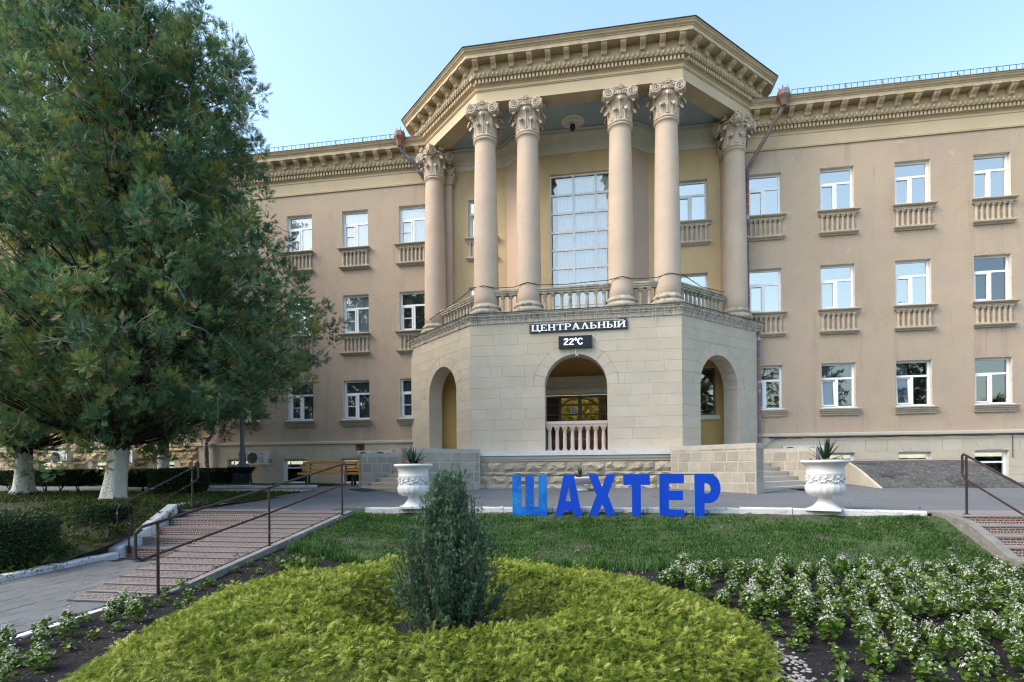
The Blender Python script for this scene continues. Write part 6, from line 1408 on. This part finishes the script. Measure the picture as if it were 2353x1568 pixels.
for k, (x, y) in enumerate(((4.75, 8.95), (5.65, 8.85))):
    mb = MB(); mb.box(-.44, -.09, -.1, .44, .09, .06); m_ = mb.build('border_slab', KERBSIDE); m_.location = (x, y, -.66); m_.rotation_euler = (0, .02, -.08 + .02 * k); tag(m_, ['concrete border slab at the lawn foot, nearer the mound', 'concrete border slab at the lawn foot, by the right picture edge'][k], 'slab')
# soil crumbs and fallen petals
g = np.random.default_rng(8); n = 2600; P = np.stack([g.uniform(-5.8, 6, n), g.uniform(3.8, 8.8, n)], 1); rr_ = np.hypot(P[:, 0] - MC[0], P[:, 1] - MC[1]); P = P[rr_ > 3.1]; n = len(P); P3 = np.stack([P[:, 0], P[:, 1], np.vectorize(z_lawn)(P[:, 0], P[:, 1]) + .006], 1)
V, F, T = scatter(FLOW, P3, g.normal(0, 1, (n, 3)) * np.array([1, 1, .2]), g.uniform(.005, .013, n), g.random(n), up=np.tile([0, 0, 1.0], (n, 1))); tag(obj('fallen_petals', npmesh('fallen_petals', V, F, PETAL, T)), 'fallen pale petals scattered on the dark soil', 'petals', kind='stuff')

# ---------------------------------------------------------------- urns with yucca
def urn_meshes():
    prof = [(.27, 0), (.27, .02), (.25, .03), (.20, .07), (.145, .14), (.12, .20), (.13, .245), (.155, .26)]
    mb = MB(); mb.lathe(prof, 28); foot = mb.mesh('foot', WHITE, True)
    V = []; n = 96; pr = [(.13, .255), (.235, .26), (.30, .30), (.330, .37), (.338, .46), (.325, .505)]
    for j, (r, z) in enumerate(pr):
        for i in range(n):
            a = 2 * PI * i / n; gd = 1 + (.045 * abs(math.sin(9 * a)) ** .6 if 1 <= j <= 4 else 0); V.append((r * gd * math.cos(a), r * gd * math.sin(a), z))
    pr2 = [(.325, .505), (.325, .70), (.335, .72), (.325, .735), (.325, .82), (.34, .87), (.385, .925), (.42, .945), (.425, .96), (.425, .985), (.41, 1.0), (.37, 1.0), (.355, .97)]
    F = [(j * n + i, j * n + (i + 1) % n, (j + 1) * n + (i + 1) % n, (j + 1) * n + i) for j in range(len(pr) - 1) for i in range(n)]
    mb = MB(); mb.add(V, F); mb.lathe(pr2, 48, cap=False); bowl_ = mb.mesh('bowl', WHITE, True)
    mb = MB()
    for k in range(9):   # relief frieze: scrolls, rosettes, leaves
        a0 = 2 * PI * k / 9
        def q(a, z, o=.333): return (o * math.cos(a), o * math.sin(a), z)
        mb.tube([q(a0 + t * .35, .575 + .035 * math.sin(t * 6.3)) for t in [i / 12 for i in range(13)]], .013, 5); mb.tube([q(a0 + .35 + t * .35, .575 - .03 * math.sin(t * 6.3)) for t in [i / 12 for i in range(13)]], .012, 5)
        mb.tube([q(a0 + .17 + .05 * math.cos(t), .60 + .028 * math.sin(t)) for t in [i * .7 for i in range(9)]], .011, 5)
        for m in range(6): b = m * PI / 3; mb.lathe([(.002, -.012), (.013, 0), (.002, .012)], 6, q(a0 + .18 + .05 * math.cos(b), .662 + .020 * math.sin(b), .335), cap=False)
        mb.lathe([(.002, -.014), (.014, 0), (.002, .014)], 6, q(a0 + .18, .662, .338), cap=False)
        for s in (-1, 1): mb.tube([q(a0 + .52, .61), q(a0 + .52 + s * .05, .645), q(a0 + .52 + s * .06, .685)], [.012, .014, .004], 5)
        mb.tube([q(a0 + .52, .60), q(a0 + .52, .69)], [.012, .006], 5)
    rel = mb.mesh('relief_band', WHITE, True)
    mb = MB(); mb.lathe([(.0, .955), (.365, .95)], 24, cap=False); soil = mb.mesh('soil', SOIL)
    mb = MB(); mb.box(-.30, -.30, -.03, .30, .30, .012); base = mb.mesh('base_plate', WHITE)
    return foot, bowl_, rel, soil, base
UF, UBm, UR, US, UP = urn_meshes()
def yucca_thing(label, loc, ln, n, seed, s=1.0):
    g = np.random.default_rng(seed); V, F, T = [], [], []
    for k in range(n):
        a = g.uniform(0, 2 * PI); el = g.uniform(.15, 1.40); L_ = ln * g.uniform(.8, 1.15); w_ = .021 * s; d = np.array([math.cos(a) * math.cos(el), math.sin(a) * math.cos(el), math.sin(el)]); sd = np.array([-math.sin(a), math.cos(a), 0]); b = len(V)
        for i, (t, ww) in enumerate(((0, .9), (.35, 1.2), (.7, .8))):
            p = d * L_ * t + np.array([0, 0, -.12 * L_ * t * t * math.cos(el)]); V += [p - sd * w_ * ww, p + sd * w_ * ww]
        V.append(d * L_ + np.array([0, 0, -.13 * L_ * math.cos(el)])); F += [(b, b + 1, b + 3), (b, b + 3, b + 2), (b + 2, b + 3, b + 5), (b + 2, b + 5, b + 4), (b + 4, b + 5, b + 6)]; T += [g.random()] * 7
    t = tag(obj('yucca_plant', npmesh('yucca_plant', V, F, YUCCA, T)), label, 'plant'); t.location = loc; return t
def red_flowers(label, loc, r, n, seed):
    g = np.random.default_rng(seed); a = g.uniform(0, 2 * PI, n); q = np.sqrt(g.uniform(.25, 1, n)) * r; P = np.stack([np.cos(a) * q, np.sin(a) * q, g.uniform(0, .11, n)], 1)
    t = thing('red_begonia', label, 'flower', loc); f = scatter(FLOW, P, g.normal(0, 1, (n, 3)) * np.array([1, 1, .4]), g.uniform(.018, .032, n), g.random(n), up=np.tile([0, -.5, .8], (n, 1))); obj('blossoms', npmesh('blossoms', *f[:2], REDPETAL, f[2]), t)
    P = P * np.array([1, 1, .7]); l = scatter(ROUND, P, g.normal(0, 1, (n, 3)) + np.array([0, 0, .5]), g.uniform(.03, .05, n), g.random(n) * .4); obj('foliage', npmesh('foliage', *l[:2], BEGONIA, l[2], True), t)
for (x, y, rz, nm, side) in ((-4.12, 11.92, .3, 'behind the juniper', 'left'), (4.24, 11.76, 1.1, 'before the right porch stairs', 'right')):
    t = thing('garden_urn', 'large white relief urn on the kerb ' + nm, 'urn', (x, y, .035), rz, 'white urns on the terrace kerb')
    for nm_, me in (('foot', UF), ('bowl', UBm), ('relief_band', UR), ('soil', US), ('base_plate', UP)): obj(nm_, me, t)
    t.scale = (1, 1, .94)
    yucca_thing('spiky yucca growing in the %s white urn' % side, (x, y, .93), .50, 42, 5 + (x > 0)); red_flowers('red begonias round the yucca in the %s urn' % side, (x, y, .92), .30, 46, 8 + (x > 0))
t = thing('bowl_planter', 'low white bowl planter before the rough porch plinth', 'planter', (-.66, 17.05, gz(17.05)))
mb = MB(); mb.lathe([(.24, 0), (.24, .03), (.17, .06), (.12, .13), (.12, .18)], 20); mb.build('foot', WHITE, t, True); mb = MB(); mb.lathe([(.12, .18), (.28, .22), (.40, .28), (.46, .34), (.50, .38), (.49, .41), (.44, .40), (.40, .36)], 28, cap=False); mb.build('bowl', WHITE, t, True); mb = MB(); mb.lathe([(.0, .365), (.43, .36)], 20, cap=False); mb.build('soil', SOIL, t)
yucca_thing('small yucca growing in the low bowl planter', (-.66, 17.05, gz(17.05) + .36), .40, 22, 15)

# ---------------------------------------------------------------- bench, lamp, air conditioners
bn = thing('park_bench', 'slatted wooden bench with dark legs by the left porch stairs', 'bench', (-10.05, 19.55, gz(19.5)))
for k, z in enumerate((.47, .60, .74, .88)):
    mb = MB(); y = .25 if k else -.05; mb.box(-1.22, y + .03 * k, z - .045, 1.22, y + .03 * k + .035, z + .045); mb.build('back_slat' if k else 'front_slat', BENCHWOOD, bn)
for k in range(3): mb = MB(); mb.box(-1.22, -.02 + k * .10, .43, 1.22, .065 + k * .10, .465); mb.build('seat_slat', BENCHWOOD, bn)
for x in (-.92, .92): mb = MB(); mb.box(x - .03, .0, -.02, x + .03, .06, .43); mb.box(x - .03, .24, -.02, x + .03, .30, .43); mb.hexa([(x - .03, .285, .43), (x + .03, .285, .43), (x + .03, .33, .43), (x - .03, .33, .43), (x - .03, .375, .92), (x + .03, .375, .92), (x + .03, .41, .92), (x - .03, .41, .92)]); mb.box(x - .028, .0, .38, x + .028, .30, .428); mb.build('leg', BLACKIRON, bn)
lp = thing('street_lamp', 'blue-grey lamp post on a chipped black square base', 'lamp post', (-13.82, 19.9, gz(20)))
def sq(mb, a, b, z0, z1): mb.hexa([(-a, -a, z0), (a, -a, z0), (a, a, z0), (-a, a, z0), (-b, -b, z1), (b, -b, z1), (b, b, z1), (-b, b, z1)])
mb = MB(); sq(mb, .34, .30, 0, .50); sq(mb, .31, .36, .50, .55); sq(mb, .33, .45, .55, .70); sq(mb, .48, .48, .70, .745); pb = mb.build('pedestal', LAMPBASE, lp); pb.rotation_euler = (0, 0, .5)
mb = MB(); mb.lathe([(.24, .745), (.23, .78), (.20, .80), (.19, .86), (.13, .90), (.125, 1.20), (.15, 1.22), (.15, 1.26), (.11, 1.28), (.10, 1.36), (.085, 1.4), (.06, 4.6)], 12); mb.build('post', LAMPPAINT, lp)
mb = MB(); mb.lathe([(.05, 4.6), (.14, 4.66), (.16, 4.7), (.20, 4.95), (.10, 5.05), (.02, 5.12)], 12); mb.build('lantern', LAMPPAINT, lp)
def ac(label, x, y, z, w_=.80, h_=.54, d_=.30):
    t = thing('air_conditioner', label, 'air conditioner', (x, y, z), group='air conditioners on the plinth'); mb = MB(); mb.box(-w_ / 2, -d_, 0, w_ / 2, 0, h_); mb.build('casing', ACWHITE, t)
    mb = MB(); cx, cz, r = -w_ * .22, h_ * .5, h_ * .42; c_ = [(cx + r * math.cos(i * PI / 12), -d_ - .004, cz + r * math.sin(i * PI / 12)) for i in range(24)]; mb.add(c_, [tuple(range(24))]); gl = mb.build('fan_opening', ACDARK, t)
    mb = MB()
    for k in range(20): a = k * PI / 10; mb.tube([(cx + r * .22 * math.cos(a), -d_ - .012, cz + r * .22 * math.sin(a)), (cx + r * math.cos(a + .3), -d_ - .012, cz + r * math.sin(a + .3))], .004, 3)
    for q in (.5, .78, 1.0): mb.tube([(cx + r * q * math.cos(i * PI / 8), -d_ - .014, cz + r * q * math.sin(i * PI / 8)) for i in range(17)], .004, 3)
    mb.lathe([(.05, -.005), (.05, .005)], 10, (cx, -d_ - .012, cz)); mb.build('fan_guard', KERBSIDE, t)
    mb = MB()
    for k in range(7): mb.box(w_ * .14, -d_ - .004, h_ * (.14 + .07 * k), w_ * .42, -d_ + .002, h_ * (.16 + .07 * k))
    mb.box(w_ * .18, -d_ - .006, h_ * .78, w_ * .40, -d_ + .002, h_ * .83); mb.build('louvre_lines', KERBSIDE, t)
    mb = MB(); 
    for s in (-.26, .26): mb.box(s - .02, -d_ * .95, -.04, s + .02, .12, -.002); mb.hexa([(s - .018, .10, -.30), (s + .018, .10, -.30), (s + .018, .13, -.30), (s - .018, .13, -.30), (s - .018, -d_ * .8, -.05), (s + .018, -d_ * .8, -.05), (s + .018, -d_ * .7, -.05), (s - .018, -d_ * .7, -.05)])
    mb.build('bracket', ACWHITE, t)
    mb = MB(); mb.tube([(w_ / 2, -.12, .12), (w_ / 2 + .07, -.06, .10), (w_ / 2 + .06, .10, .16)], .018, 6); mb.tube([(w_ / 2, -.12, .2), (w_ / 2 + .05, -.08, .2), (w_ / 2 + .05, .1, .22)], .014, 6); mb.build('pipe', ACDARK, t)
ac('white air conditioner on the smooth plinth beside the lamp post', -14.0, 21.38, 1.10)
ac('air conditioner on the rough plinth between the two nearer trunks, at left', -23.4, 21.30, 1.24); ac('air conditioner on the rough plinth half behind the leaning trunk', -20.15, 21.30, 1.22)
ac('air conditioner peeping over the left stair wall, farther from the porch', -9.18, 21.38, 1.06); ac('air conditioner peeping over the left stair wall, nearer the porch', -8.48, 21.38, 1.06, .66)
ac('air conditioner peeping over the right stair wall, nearer the porch', 6.66, 21.38, 1.03); ac('air conditioner peeping over the right stair wall, half behind the urn', 7.32, 21.38, 1.03, .5)

g = np.random.default_rng(18); n = 420; P = np.stack([g.uniform(-9, 7, n), g.uniform(9.2, 17.5, n)], 1); P3 = np.array([(x, y, (z_lawn(x, y) + .05 if y < 11.75 and x > -5.2 else (gz(y) + .008 if y > 12.1 else -9))) for x, y in P]); P3 = P3[P3[:, 2] > -5]; n = len(P3)
V, F, T = scatter(DIAMOND, P3, g.normal(0, 1, (n, 3)) * np.array([1, 1, .15]), g.uniform(.03, .06, n), g.random(n), up=np.tile([0, 0, 1.0], (n, 1))); tag(obj('fallen_leaves', npmesh('fallen_leaves', V, F, MAPLE, T)), 'scattered fallen yellow leaves on lawn and asphalt', 'leaves', kind='stuff')

g = np.random.default_rng(28); n = 9000; P = np.stack([g.uniform(-5.9, 6.2, n), g.uniform(3.7, 8.85, n)], 1); P = P[np.hypot(P[:, 0] - MC[0], P[:, 1] - MC[1]) > 3.05]; n = len(P); P3 = np.stack([P[:, 0], P[:, 1], np.vectorize(z_lawn)(P[:, 0], P[:, 1]) - .012], 1)
TET = (np.array([(-.5, -.4, 0), (.55, -.3, 0), (.1, .6, 0), (.05, -.05, .62), (.3, .25, .4)]), np.array([(0, 1, 3), (1, 4, 3), (1, 2, 4), (2, 3, 4), (2, 0, 3)]))
V, F, T = scatter(TET, P3, g.normal(0, 1, (n, 3)) * np.array([1, 1, .1]), g.uniform(.014, .048, n) * (g.random(n) ** .8 + .25), g.random(n), up=np.tile([0, 0, 1.0], (n, 1)), spin=.3); tag(obj('soil_clods', npmesh('soil_clods', V, F, CLOD, T)), 'crumbly dark clods on the flower bed soil', 'soil', kind='stuff')
